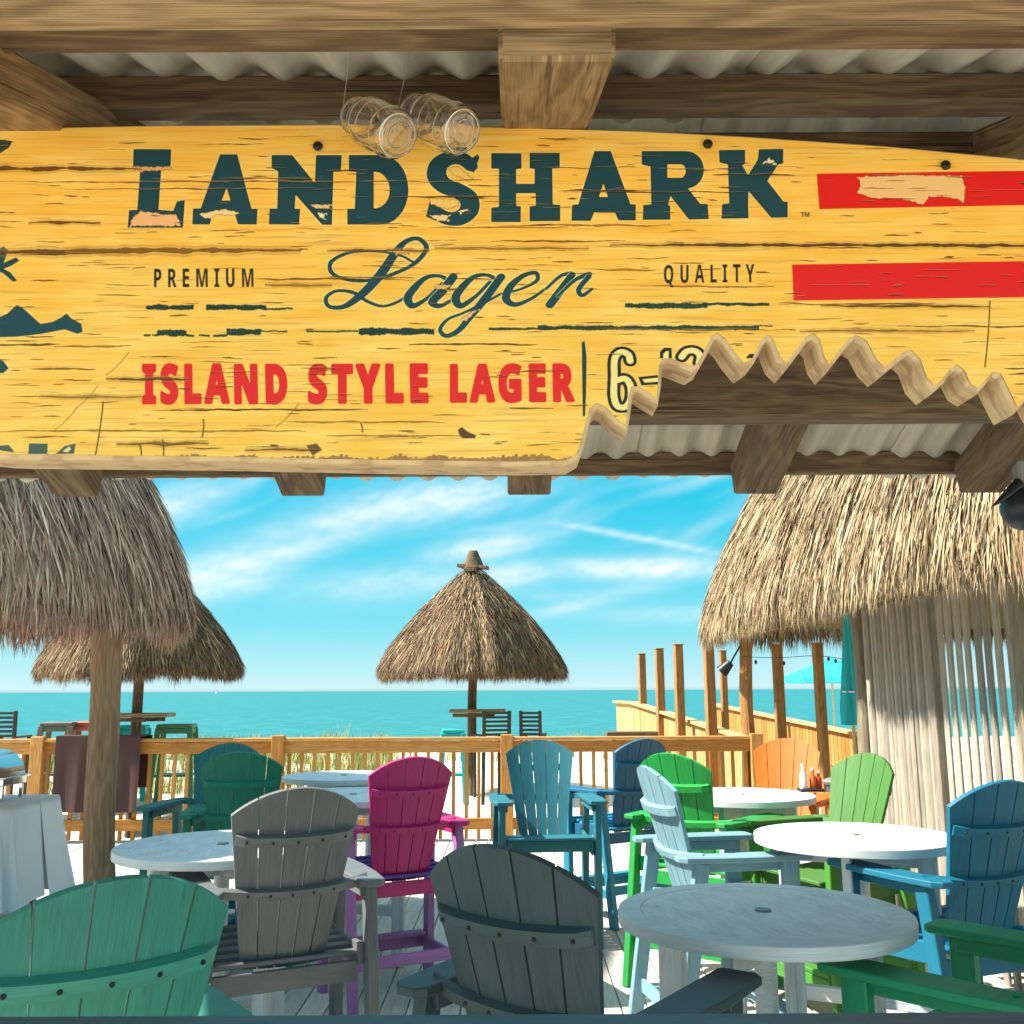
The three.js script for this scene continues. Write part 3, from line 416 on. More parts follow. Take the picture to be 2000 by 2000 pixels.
M.underGrey = new THREE.MeshStandardMaterial({ color: '#a88a7a', roughness: 0.95 }); M.underTan = new THREE.MeshStandardMaterial({ color: '#a08862', roughness: 0.95 });
const TH_GREY = ['#b89a86', '#a07f72', '#86695f', '#c9ab93', '#a88a70', '#8d7460', '#bda08f', '#6d534a', '#ddc2a6', '#b58b78'];
const TH_TAN = ['#b89c72', '#c8b088', '#a3845b', '#8f714c', '#d4c29c', '#775d40', '#bca680', '#a68e6c', '#cfb890', '#5f4932'];
const TH_MIX = ['#94774f', '#7a5d3e', '#b0946a', '#5f4730', '#86705a', '#574438', '#c4ab80', '#6f5540', '#915f35'];
const roundPole = (h, r0, r1, seed) => { const g = new THREE.CylinderGeometry(r1, r0, h, 18, 10); const p = g.attributes.position; for (let i = 0; i < p.count; i++) { const y = p.getY(i), a = Math.atan2(p.getZ(i), p.getX(i)), k = 1 + 0.05 * n3(Math.cos(a) * 1.2 + seed, y * 1.1, Math.sin(a) * 1.2); p.setX(i, p.getX(i) * k + 0.02 * n2(y * 0.8, seed)); p.setZ(i, p.getZ(i) * k); } g.computeVertexNormals(); const u = g.attributes.uv; for (let i = 0; i < u.count; i++) u.setXY(i, u.getY(i) * h, u.getX(i) * 0.6); return g; };
const inView = (cx, cz) => (nor, p) => { const x = cx + p.x, z = cz + p.z; return (nor.x * -x + nor.y * 0.2 + nor.z * -z) / Math.hypot(x, z) > -0.12 ? 1 : 0.22; };

// big thatched hut on the left
{
  const cx = -4.68, cz = -6.8, t = thing('thatched_hut', 'large grey thatched hut standing over the buffet table', 'hut', [cx, 0, cz]);
  thatchRoof({ hx: 2.2, hz: 2.21, n: 2.3, eave: 2.47, H: 3.2, blades: 75000, len: [0.2, 0.42], width: [0.007, 0.016], palette: TH_GREY, tone: 1.15, seed: 3, face: inView(cx, cz), parent: t, under: M.underGrey, lift: 0.07 });
  const front = onY(196, 1400, 1.5).z; void front;
  for (const [x, z, k] of [[-2.66 - cx, -6.4 - cz, 1], [-3.47 - cx, -8.6 - cz, 2], [-6.4 - cx, -6.2 - cz, 3], [-5.9 - cx, -8.4 - cz, 4]]) part('pole', roundPole(2.5, 0.094, 0.092, k), M.pole, t, [x + (k === 1 ? 0.075 : 0), 1.25, z], [0, 0, k === 1 ? 0.04 : 0]);
  beamBetween('eave_beam', [-6.4 - cx, 2.42, -6.3 - cz], [-2.7 - cx, 2.42, -6.42 - cz], 0.08, 0.12, M.postBrown, t); beamBetween('eave_beam', [-2.72 - cx, 2.46, -6.5 - cz], [-3.47 - cx, 2.46, -8.6 - cz], 0.08, 0.12, M.postBrown, t);
  part('finial_cap', new THREE.ConeGeometry(0.3, 0.5, 12, 1, true), M.underGrey, t, [0, 5.5, 0]);
}
// thatched hut on the right with slatted wall
const HX = 2.95;   // plane of its slatted wall
{
  const cx = 5.25, cz = -8.2, t = thing('thatched_hut', 'golden thatched hut with a wall of upright wooden slats', 'hut', [cx, 0, cz]);
  thatchRoof({ hx: 3.0, hz: 4.9, n: 5, eave: 2.58, H: 4.4, blades: 150000, len: [0.18, 0.4], width: [0.007, 0.017], palette: TH_TAN, tone: 0.76, seed: 8, face: inView(cx, cz), parent: t, under: M.underTan, lift: 0.08 });
  const pole = (x, z, r, h, m, k) => part('pole', roundPole(h, r, r * 0.94, k), m, t, [x - cx, h / 2, z - cz]);
  pole(2.88, -12.35, 0.082, 2.5, M.postBrown, 11); pole(HX, -8.42, 0.068, 2.6, M.poleGrey, 12); pole(HX - 0.02, -5.66, 0.085, 2.6, M.poleGrey, 13); pole(HX, -4.2, 0.085, 2.6, M.poleGrey, 14);
  pole(7.7, -12.2, 0.085, 2.6, M.poleGrey, 15); pole(7.7, -8.2, 0.085, 2.6, M.poleGrey, 16); pole(7.7, -4.2, 0.085, 2.6, M.poleGrey, 17);
  const r = rng(31);
  const slat = (z, w, th = 0.014) => { const h = 2.34 + r() * 0.1; const g = bar(th, 2.4, w, 0.005, Math.floor(r() * 4)); part('wall_slat', g, M.slatGrey[Math.floor(r() * 3)], t, [HX + (r() - 0.5) * 0.012 - cx, h / 2 + 0.02, z - cz], [(r() - 0.5) * 0.005, (r() - 0.5) * 0.05, 0]); };
  const close = (z) => part('wall_slat', bar(0.034, 2.4, 0.062, 0.012, Math.floor(r() * 4)), M.slatGrey[Math.floor(r() * 3)], t, [HX + (r() - 0.5) * 0.01 - cx, 1.21, z - cz]);
  for (let z = -8.30; z < -7.06; z += 0.086) close(z);
  part('backing_panel', bar(0.012, 2.38, 1.3, 0.002), M.slatGrey[1], t, [HX + 0.05 - cx, 1.2, -7.68 - cz]); part('backing_panel', bar(0.012, 2.38, 1.36, 0.002), M.slatGrey[1], t, [HX + 0.05 - cx, 1.2, -4.93 - cz]);  // panels added behind the close slats so their gaps read as dark lines
  part('wall_post', bar(0.07, 2.4, 0.11, 0.006, 3), M.slatGrey[1], t, [HX - 0.01 - cx, 1.2, -6.98 - cz]);
  for (let z = -6.86; z < -5.74; z += 0.137) slat(z, 0.066 + 0.006 * r(), 0.02);
  for (let z = -5.5; z < -4.3; z += 0.086) close(z);
  for (const y of [0.3, 0.95]) beamBetween('wall_rail', [HX + 0.075 - cx, y, -8.35 - cz], [HX + 0.075 - cx, y, -4.25 - cz], 0.03, 0.07, M.beamOld, t);
  beamBetween('eave_beam', [HX + 0.1 - cx, 2.5, -12.2 - cz], [HX + 0.1 - cx, 2.5, -3.9 - cz], 0.07, 0.14, M.beamOld, t);
  // floodlight on the far corner pole
  const q = onZ(1418, 1300, -12.3); const f = part('floodlight', new THREE.CylinderGeometry(0.05, 0.085, 0.16, 14), M.black, t, [q.x - cx, q.y - 0.02, q.z - cz], [0.4, 0, -0.7]); part('bracket', bar(0.02, 0.3, 0.02), M.black, f, [-0.02, 0.17, 0], [0, 0, 0.25]);
}
// free-standing thatched umbrellas on the sand, plus an added unseen one on the deck
function thatchUmbrella(x, z, half, turn, label, seed, shelfPx) {
  const g0 = z > DECK_END ? 0 : sandY(x, z), t = thing('thatched_umbrella', label, 'beach umbrella', [x, g0, z], turn, 'thatched umbrellas');
  const e = (z > DECK_END ? 2.6 : 2.13) - g0;
  const face = (nor, p) => { const c = Math.cos(turn), s = Math.sin(turn), nx = nor.x * c + nor.z * s, nz = -nor.x * s + nor.z * c; return (nx * -x + nor.y * 0.2 + nz * -z) / Math.hypot(x, z) > -0.12 ? 1 : 0.3; };
  thatchRoof({ hx: half, hz: half * 1.001, n: 3.4, bell: 0.5, eave: e, H: 1.46, blades: 30000, len: [0.14, 0.3], width: [0.006, 0.014], palette: TH_MIX, tone: 0.8, seed, face, parent: t, under: M.underTan, lift: 0.05, sag: 0.03, fringe: 1.2 });
  part('pole', roundPole(e + 1.2, 0.068, 0.062, seed), M.beamOld, t, [0, (e + 1.2) / 2 - 0.15, 0]);
  part('ridge_cap', new THREE.CylinderGeometry(0.07, 0.19, 0.26, 4, 1), M.beamOld, t, [0, e + 1.53, 0], [0, 0.3, 0.03]);
  for (const [k, w] of [[0.5, 0.5], [2.07, 0.46]]) part('cap_board', bar(w, 0.05, 0.16, 0.006, seed), M.beamOld, t, [0, e + 1.36 + 0.03 * k, 0], [0, k, 0.1]);
  const sh = part('shelf', bar(0.8, 0.05, 0.34, 0.006, seed), M.shelf, t, [0, 1.46 - g0, 0.1], [0, -turn, 0]); void sh;
  for (const s of [-1, 1]) part('shelf_brace', bar(0.5, 0.05, 0.04), M.beamOld, t, [s * 0.1, 1.40 - g0, 0.02], [0, -turn + 0.4 * s, 0]);
}
thatchUmbrella(onZ(923, 1390, -14.5).x, -14.5, 1.13, Math.PI / 4 + 0.08, 'thatched umbrella standing alone against the open sea', 21);
thatchUmbrella(onZ(268, 1390, -12.98).x, -12.98, 1.08, Math.PI / 4, 'thatched umbrella half hidden behind the large grey thatched hut', 22);

thatchUmbrella(-4.25, -4.45, 1.3, Math.PI / 4, 'added unseen thatched umbrella on the deck beside the bar, put there to shade the round table', 23);  // umbrella added out of view, only to cast shade on the left table

// ================================================================ FENCES
{
  const t = thing('wooden_fence', 'orange brown railing of thin balusters along the deck edge', 'fence'), z = -12.15, r = rng(9), top = 1.2;
  const xe = onZ(1466, 1430, z).x, x0 = -7.5;
  const rail = (y, h, d, a, b, name, zz = z) => part(name, bar(b - a, h, d, 0.005, Math.floor(r() * 4)), M.fence[Math.floor(r() * 3)], t, [(a + b) / 2, y, zz]);
  const posts = [x0, onZ(80, 1450, z).x, onZ(546, 1450, z).x, onZ(990, 1450, z).x, xe + 0.05].sort((a, b) => a - b);
  for (let i = 0; i + 1 < posts.length; i++) { const a = posts[i] + 0.001, b = posts[i + 1] - 0.001; rail(top - 0.02, 0.04, 0.15, a, b, 'cap_rail'); rail(top - 0.112, 0.135, 0.04, a, b, 'top_rail', z + 0.022); rail(0.2, 0.13, 0.04, a, b, 'bottom_rail', z + 0.022); }
  posts.forEach((x) => part('post', bar(0.15, top + 0.03, 0.1, 0.006, Math.floor(r() * 4)), M.fence[Math.floor(r() * 3)], t, [x, (top + 0.03) / 2, z + 0.06]));
  for (let x = x0 + 0.1; x < xe - 0.05; x += 0.152) { if (posts.some((p) => Math.abs(p - x) < 0.09)) continue; part('baluster', bar(0.04, 1.07, 0.04, 0.003, Math.floor(r() * 4)), M.fence[Math.floor(r() * 3)], t, [x + (r() - 0.5) * 0.008, 0.56, z - 0.02]); }
}
// walkway fences of close upright boards
function boardFence(label, A, B, hA, hB, yA, yB, mats, capMat, seed) {
  const t = thing('walkway_fence', label, 'fence'), a = new THREE.Vector3(...A), b = new THREE.Vector3(...B), L = a.distanceTo(b), n = Math.round(L / 0.105), r = rng(seed), ang = Math.atan2(-(b.z - a.z), b.x - a.x);
  for (let i = 0; i < n; i++) { const k = (i + 0.5) / n, h = lerp(hA, hB, k) - lerp(yA, yB, k), p = a.clone().lerp(b, k); const o = part('board', bar(0.094, 1, 0.02, 0.003, i % 4), mats[Math.floor(r() * mats.length)], t, [p.x, lerp(yA, yB, k) + h / 2, p.z], [0, ang, 0]); o.scale.y = h; }
  beamBetween('cap_rail', [a.x, hA + 0.02, a.z], [b.x, hB + 0.02, b.z], 0.15, 0.04, capMat, t);
  return t;
}
const P0 = onZ(1452, 1437, -12.2), P1 = onZ(1238, 1375, -16.2), Q0 = onZ(1690, 1436, -12.9), Q1 = onZ(1394, 1376, -18.2);
boardFence('pale sunlit board fence climbing from the deck railing towards the sea', [P0.x, 0, -12.2], [P1.x, 0, -16.2], P0.y - 0.04, P1.y, 0.0, 0.2, M.rampPale, M.rampPale[0], 51);
{ const t = boardFence('board fence with a pale cap running behind the tall brown posts', [Q0.x, 0, -12.9], [Q1.x, 0, -18.2], Q0.y - 0.02, Q1.y - 0.02, 0.0, 0.2, M.fence, M.rampPale[0], 52); void t; }
{ const e = onZ(1224, 1375, -16.25); boardFence('short end panel of boards at the far end of the walkway', [P1.x, 0, -16.25], [e.x - 0.02, 0, -17.6], P1.y, P1.y, 0.15, 0.2, M.rampPale, M.rampPale[1], 53); }
for (const [px, top, d, wpx, lab] of [[1253, 1278, 15.9, 13, 'shortest brown post behind the sunlit board fence'], [1287, 1268, 14.9, 15, 'second brown post from the far end of the sunlit board fence'], [1324, 1260, 13.7, 16, 'third brown post from the far end of the sunlit board fence'], [1383, 1256, 12.8, 18, 'brown post under the corner of the golden thatch'], [1411, 1272, 15.0, 12, 'thin brown post behind the hut corner pole and its floodlight'], [1517, 1261, 12.5, 17, 'brown post rising behind the orange chair'], [1596, 1258, 11.6, 17, 'tall brown post between the orange chair and the slatted wall']]) {
  const p = onZ(px, top, -d), w = wpx / F * d, g0 = d > 12.4 ? sandY(p.x, -d) : 0, h = p.y - g0 + 0.05, t = thing('walkway_post', lab, 'post', [p.x, g0 - 0.05, -d], 0, 'tall posts along the walkway');
  part('shaft', bar(w, h, w, 0.008, px % 4), M.postBrown, t, [0, h / 2, 0], [0, 0.12, 0]); part('cap', bar(w + 0.012, 0.016, w + 0.012, 0.004), M.postBrown, t, [0, h + 0.008, 0], [0, 0.12, 0]);
}
// string lights between the tall posts
{
  const a = onZ(1450, 1283, -12.3), b = onZ(1596, 1281, -11.6), c = onZ(1662, 1285, -11.9), t = thing('string_lights', 'thin string of small lights between the walkway posts', 'string lights');
  part('cable', tube([[a.x, a.y, a.z], [(a.x + b.x) / 2, (a.y + b.y) / 2 - 0.015, (a.z + b.z) / 2], [b.x, b.y, b.z], [c.x, c.y - 0.03, c.z]], 0.004, 5), M.wire, t);
  for (const [px, py] of [[1476, 1290], [1531, 1292], [1618, 1284], [1632, 1288]]) { const p = onZ(px, py, -12.0); part('bulb', new THREE.SphereGeometry(0.022, 10, 8).scale(0.8, 1.2, 0.8), M.black, t, [p.x, p.y - 0.02, p.z]); }
}
// ramp floor of the walkway
{ const g = struct('walkway'); for (let k = 0; k < 40; k++) { const z = -12.45 - k * 0.15, t = k / 39, xa = lerp(P0.x, P1.x, t * 0.95), xb = lerp(Q0.x, Q1.x, t); part('plank', bar(2.4, 0.04, 0.142, 0.004, k % 4), M.deck[k % 4], g, [(xa + xb) / 2, lerp(0.0, 0.34, t), z]); } }

// ================================================================ CHAIRS
const LEAN = 17 * Math.PI / 180, BL = 0.745, BY = 0.662, BZ = 0.13;
const backPoint = (X, S, N) => { const n = N - 0.62 * X * X; return [X, BY + S * Math.cos(LEAN) - n * Math.sin(LEAN), BZ + S * Math.sin(LEAN) + n * Math.cos(LEAN)]; };
function slatGeo(i) {
  const key = 'slat' + i; if (cache.has(key)) return cache.get(key);
  const P = [], U = [], nu = 4, nv = 4, th = 0.019, v = (a, b, side) => { // a 0..1 across, b 0..1 up
    const xt = 0.111 * i + (a - 0.5) * 0.105, ht = BL - 1.55 * xt * xt, S = b * ht, k = S / BL, X = lerp(0.068 * i + (a - 0.5) * 0.0625, xt, k); return [backPoint(X, S, side * th / 2), [S + i * 0.37, X + i * 0.11]]; };
  const quad = (...q) => { for (const k of [0, 1, 2, 0, 2, 3]) { P.push(...q[k][0]); U.push(...q[k][1]); } };
  for (let a = 0; a < nu; a++) for (let b = 0; b < nv; b++) { const A = a / nu, A2 = (a + 1) / nu, B = b / nv, B2 = (b + 1) / nv; quad(v(A, B, 1), v(A2, B, 1), v(A2, B2, 1), v(A, B2, 1)); quad(v(A, B, -1), v(A, B2, -1), v(A2, B2, -1), v(A2, B, -1)); }
  for (let a = 0; a < nu; a++) { const A = a / nu, A2 = (a + 1) / nu; quad(v(A, 1, 1), v(A2, 1, 1), v(A2, 1, -1), v(A, 1, -1)); quad(v(A, 0, -1), v(A2, 0, -1), v(A2, 0, 1), v(A, 0, 1)); }
  for (let b = 0; b < nv; b++) { const B = b / nv, B2 = (b + 1) / nv; quad(v(1, B, 1), v(1, B, -1), v(1, B2, -1), v(1, B2, 1)); quad(v(0, B, -1), v(0, B, 1), v(0, B2, 1), v(0, B2, -1)); }
  const g = fromTris(P, U); cache.set(key, g); return g;
}
function battenGeo(S, half, h, dep) {
  const key = 'bat' + S; if (cache.has(key)) return cache.get(key);
  const P = [], U = [], n = 14, N0 = 0.0105, ring = (k) => { const X = lerp(-half, half, k / n), e = Math.min(1, (half - Math.abs(X)) / 0.03 + 0.35), d = dep * Math.min(1, e); return [backPoint(X, S - h / 2, N0), backPoint(X, S + h / 2, N0), backPoint(X, S + h / 2 - 0.005, N0 + d), backPoint(X, S - h / 2 + 0.005, N0 + d)].map((p, q) => [p, [X, q * 0.03]]); };
  const quad = (...q) => { for (const k of [0, 1, 2, 0, 2, 3]) { P.push(...q[k][0]); U.push(...q[k][1]); } };
  for (let k = 0; k < n; k++) { const A = ring(k), B = ring(k + 1); for (let q = 0; q < 4; q++) quad(A[q], A[(q + 1) % 4], B[(q + 1) % 4], B[q]); }
  const a = ring(0), b = ring(n); quad(a[3], a[2], a[1], a[0]); quad(b[0], b[1], b[2], b[3]);
  const g = fromTris(P, U); cache.set(key, g); return g;
}
const armGeo = (s) => { const key = 'arm' + s; if (cache.has(key)) return cache.get(key); const sh = new THREE.Shape([[-0.055, -0.33], [-0.045, -0.345], [0.05, -0.345], [0.07, -0.325], [0.078, -0.1], [0.07, 0.1], [0.05, 0.27], [0.02, 0.3], [-0.03, 0.3], [-0.05, 0.27], [-0.05, 0]].map(([x, z]) => new THREE.Vector2(x * s, z))); const g = new THREE.ExtrudeGeometry(sh, { depth: 0.018, bevelEnabled: true, bevelThickness: 0.004, bevelSize: 0.004, bevelSegments: 1 }); g.rotateX(Math.PI / 2); cache.set(key, g); return g; };
const screwGeo = new THREE.CylinderGeometry(0.006, 0.006, 0.004, 8).rotateX(Math.PI / 2);
const ARM_Y = 0.985, CHAIR_H = BY + BL * Math.cos(LEAN), CHAIR_TOPZ = BZ + BL * Math.sin(LEAN);
function makeChair(color, label, opts = {}) {
  const t = thing('bar_chair', label, 'chair', [0, 0, 0], 0, 'fan-back bar chairs on the deck'), m = lumber(color), m2 = opts.legs ? lumber(opts.legs) : m, ms = opts.seat ? lumber(opts.seat) : m;
  for (let i = -2; i <= 2; i++) part('back_slat', slatGeo(i), m, t);
  const up = part('upper_batten', battenGeo(0.535, 0.236, 0.048, 0.026), m, t), lo = part('lower_batten', battenGeo(0.315, 0.33, 0.042, 0.024), m, t);
  if (opts.screws) for (const [b, S, d] of [[up, 0.535, 0.036], [lo, 0.315, 0.034]]) for (let i = -2; i <= 2; i++) { const p = backPoint(lerp(0.068, 0.111, S / BL) * i, S, d + 0.001); part('screw', screwGeo, M.screw, b, p, [LEAN, 0, 0]); }
  for (const s of [-1, 1]) {
    part('armrest', armGeo(s), m, t, [0.325 * s, ARM_Y, 0]);
    part('arm_rail', bar(0.022, 0.05, 0.46, 0.003, s + 2), m, t, [0.308 * s, ARM_Y - 0.049, -0.03]);
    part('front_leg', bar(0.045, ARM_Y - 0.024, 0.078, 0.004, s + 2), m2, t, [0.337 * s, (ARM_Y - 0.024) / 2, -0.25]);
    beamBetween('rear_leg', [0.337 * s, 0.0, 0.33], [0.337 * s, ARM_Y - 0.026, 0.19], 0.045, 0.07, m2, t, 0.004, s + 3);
    part('seat_rail', bar(0.022, 0.085, 0.47, 0.003, s + 2), m, t, [0.302 * s, 0.675, -0.02], [-0.08, 0, 0]);
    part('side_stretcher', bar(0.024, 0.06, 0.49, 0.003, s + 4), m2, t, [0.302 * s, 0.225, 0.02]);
  }
  for (let k = 0; k < 6; k++) { const z = -0.275 + k * 0.083; part('seat_slat', bar(0.6, 0.02, 0.076, 0.004, k), ms, t, [0, 0.735 - 0.08 * (k / 5) * 0.6, z], [-0.07, 0, 0]); }
  part('front_apron', bar(0.62, 0.075, 0.022, 0.003), m, t, [0, 0.675, -0.235]);
  part('rear_rail', bar(0.58, 0.08, 0.022, 0.003), m, t, [0, 0.625, 0.19]);
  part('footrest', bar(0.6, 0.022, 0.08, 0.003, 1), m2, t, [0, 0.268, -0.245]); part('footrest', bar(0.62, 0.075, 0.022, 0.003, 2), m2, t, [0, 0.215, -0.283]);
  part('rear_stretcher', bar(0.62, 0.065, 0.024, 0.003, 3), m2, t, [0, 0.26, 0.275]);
  return t;
}
// place a chair by the photo pixel of the middle of its back's top edge; face: degrees clockwise from straight away
function seat(color, label, px, py, face, opts = {}) {
  const p = opts.d ? (() => { const r = ray(px, py); return r.multiplyScalar(opts.d / -r.z).add(camera.position); })() : onY(px, py, CHAIR_H), t = makeChair(color, label, opts), a = -face * Math.PI / 180;
  t.rotation.y = a; t.position.set(p.x - Math.sin(a) * CHAIR_TOPZ, 0, p.z - Math.cos(a) * CHAIR_TOPZ); return t;
}
seat('#46a08a', 'sea green bar chair beside the grey chair, close to the counter', 240, 1714, -38, { screws: true });
seat('#747678', 'light grey bar chair between the sea green and magenta chairs', 590, 1538, -26, { screws: true });
seat('#c01770', 'magenta bar chair with a purple seat', 812, 1478, -27, { screws: true, legs: '#b06fb0', seat: '#5a3f9c' });  // paler purple of the legs is sky light put into their colour
seat('#47555a', 'charcoal bar chair with its back to the counter, turned to the near round table', 962, 1652, 36, { screws: true });
seat('#12876a', 'emerald green bar chair seen from behind, beyond the table with the grey chair', 470, 1475, -6, { d: 6.4 });
seat('#2f8a8a', 'dark teal bar chair mostly hidden behind the emerald green chair', 455, 1451, 186, { d: 7.5 });
seat('#2a7a88', 'teal bar chair facing the counter in front of the railing', 1051, 1445, 174);
seat('#116c94', 'navy blue bar chair behind the pale blue and bright green chairs', 1262, 1441, -32, { d: 7.9, seat: '#1f9fc4', legs: '#2390ad' });
seat('#86aebb', 'pale blue bar chair seen from its side, turned to the right hand tables', 1256, 1496, 79);
seat('#1fa245', 'bright green bar chair with a pale lime armrest', 1302, 1471, 42);
seat('#ee7400', 'orange bar chair behind the far white table', 1540, 1442, 212, { legs: '#e08a2a' });
seat('#4f8238', 'lime green bar chair in front of the slatted wall', 1700, 1471, -112, { legs: '#4a9a34' });
seat('#0b7390', 'deep blue bar chair at the sunlit round table', 1968, 1524, -22, { screws: true, seat: '#157fae' });
{ const t = makeChair('#1aa06f', 'green bar chair pulled up under the near round table, arms towards it', {}); t.rotation.y = 42 * Math.PI / 180; const a = onY(1660, 1866, ARM_Y), b = onY(1800, 1808, ARM_Y), c = a.add(b).multiplyScalar(0.5); t.position.set(c.x + Math.sin(t.rotation.y) * 0.33, 0, c.z + Math.cos(t.rotation.y) * 0.33); }

// ================================================================ ROUND TABLES
const TABLE_H = 1.067;
function roundTable(px, py, R, turn, label, hex = '#e9edf0') {
  const p = onY(px, py, TABLE_H), t = thing('round_table', label, 'table', [p.x, 0, p.z], turn, 'round white bar tables'), m = lumber(hex);
  const inner = new THREE.CylinderGeometry(R - 0.072, R - 0.072, 0.028, 64); uvScale(inner, 1.5, 0.5); part('tabletop', inner, m, t, [0, TABLE_H - 0.0155, 0]);
  for (let k = 0; k < 8; k++) { const s = new THREE.Shape(), a0 = k / 8 * 2 * Math.PI + 0.004, a1 = (k + 1) / 8 * 2 * Math.PI - 0.004; s.absarc(0, 0, R - 0.004, a0, a1, false); s.absarc(0, 0, R - 0.068, a1, a0, true); const g = new THREE.ExtrudeGeometry(s, { depth: 0.032, bevelEnabled: true, bevelThickness: 0.004, bevelSize: 0.004, bevelSegments: 2, curveSegments: 12 }); g.rotateX(Math.PI / 2); part('rim_segment', g, m, t, [0, TABLE_H - 0.004, 0]); }
  const cap = part('umbrella_hole_cover', new THREE.CylinderGeometry(0.024, 0.026, 0.005, 24), M.greyMetal, t, [0, TABLE_H + 0.002, 0]); void cap;
  for (let k = 0; k < 4; k++) { const a = k * Math.PI / 2 + Math.PI / 4, q = R * 0.68; part('leg', bar(0.085, TABLE_H - 0.045, 0.04, 0.004, k), m, t, [q * Math.cos(a), (TABLE_H - 0.045) / 2, -q * Math.sin(a)], [0, a, 0]); }
  for (let k = 0; k < 2; k++) { const a = k * Math.PI / 2 + Math.PI / 4; part('apron', bar(R * 1.36, 0.085 - k * 0.004, 0.034, 0.003, k), m, t, [0, TABLE_H - 0.09 - k * 0.003, 0], [0, a, 0]); part('stretcher', bar(R * 1.3, 0.07 - k * 0.004, 0.034, 0.003, k), m, t, [0, 0.34, 0], [0, a, 0]); }
  part('centre_post', new THREE.CylinderGeometry(0.035, 0.035, 0.62, 12), m, t, [0, 0.69, 0]);
  return t;
}
roundTable(1490, 1778, 0.452, 0.25, 'near round table in the shade beside the charcoal chair', '#eceff2');
roundTable(436, 1648, 0.475, 0.1, 'shaded round table between the grey and emerald green chairs');
roundTable(1668, 1630, 0.465, 0.35, 'sunlit round table next to the deep blue chair');
roundTable(1448, 1551, 0.475, 0.2, 'round table in front of the orange chair');
roundTable(690, 1551, 0.5, 0.5, 'round table close behind the magenta chair');
roundTable(672, 1514, 0.5, 0.2, 'round table nearest the railing, behind the magenta chair');

// ================================================================ SMALLER THINGS
// buffet table with a white cloth, chafing dish on it
{
  const x1 = onY(128, 1552, 0.93).x, zf = -7.45, zb = -8.3, x0 = x1 - 2.0, cx = (x0 + x1) / 2, cz = (zf + zb) / 2;
  const t = thing('buffet_table', 'folding buffet table hidden under a white cloth', 'table', [cx, 0, cz]);
  part('tabletop', bar(1.9, 0.03, 0.78), M.shelf, t, [0, 0.905, 0]); for (const sx of [-1, 1]) for (const sz of [-1, 1]) part('leg', bar(0.04, 0.89, 0.04), M.greyMetal, t, [sx * 0.85, 0.445, sz * 0.33]);
  // cloth: rounded-rectangle skirt with folds
  const P = [], U = [], I = [], A = 400, T = 14, hx = 1.0, hz = 0.43;
  const rim = (a) => { const c = Math.cos(a), s = Math.sin(a), n = 12; return [hx * Math.sign(c) * Math.pow(Math.abs(c), 2 / n), hz * Math.sign(s) * Math.pow(Math.abs(s), 2 / n)]; };
  for (let j = 0; j <= T; j++) for (let i = 0; i <= A; i++) {
    const a = i / A * 2 * Math.PI, [x, z] = rim(a), top = 4, len = Math.hypot(x, z);
    let X = x, Z = z, Y = 0.935;
    if (j <= top) { const k = j / top; X = x * k; Z = z * k; } else { const k = (j - top) / (T - top), s = i / A * 5.6; const f = (0.5 * Math.sin(s * 5 + 2 * n2(s * 1.3, 1)) + 0.55 * n2(s * 2.6, 5)) * 0.085 * Math.pow(k, 1.1) + 0.10 * k; X = x * (1 + f / len * 1.0); Z = z + (z / len) * f * 1.3; Y = 0.935 - k * (0.72 + 0.03 * n2(s * 3, 9)) - (k > 0 ? 0.004 : 0); }
    P.push(X, Y, Z); U.push(i / A * 5, Y);
  }
  for (let j = 0; j < T; j++) for (let i = 0; i < A; i++) { const a = j * (A + 1) + i, b = a + A + 1; I.push(a, b, a + 1, a + 1, b, b + 1); }
  const g = new THREE.BufferGeometry(); g.setAttribute('position', new THREE.Float32BufferAttribute(P, 3)); g.setAttribute('uv', new THREE.Float32BufferAttribute(U, 2)); g.setIndex(I); g.computeVertexNormals();
  const c = thing('tablecloth', 'white cloth hanging in folds over the buffet table', 'tablecloth', [cx, 0, cz]); part('cloth', g, new THREE.MeshStandardMaterial({ color: '#eef0f4', roughness: 0.9, bumpMap: lumberBump, bumpScale: 0.001 }), c);
  const q = onZ(36, 1500, -7.9).x, d = thing('chafing_dish', 'chrome roll-top chafing dish on the white cloth', 'chafing dish', [q - 0.24, 0.937, -7.9]);
  part('lid', new THREE.CylinderGeometry(0.2, 0.2, 0.4, 28, 1, false, 0, Math.PI).rotateX(Math.PI / 2).rotateY(0).rotateZ(Math.PI / 2 * 0).rotateZ(Math.PI / 2), M.chrome, d, [0, 0.17, 0]);
  part('pan', bar(0.46, 0.06, 0.36, 0.01), M.chrome, d, [0, 0.14, 0]); part('rim', bar(0.5, 0.012, 0.4, 0.004), M.chrome, d, [0, 0.172, 0]);
  part('handle', new THREE.TorusGeometry(0.05, 0.008, 8, 20, Math.PI), M.black, d, [0, 0.3, 0.16], [0.8, 0, 0]);
  for (const sx of [-1, 1]) for (const sz of [-1, 1]) part('leg', bar(0.03, 0.115, 0.02, 0.004), M.chrome, d, [sx * 0.2, 0.0575, sz * 0.15]);
  for (const sx of [-1, 1]) part('burner', new THREE.CylinderGeometry(0.04, 0.04, 0.06, 16), M.greyMetal, d, [sx * 0.1, 0.032, 0]);
}
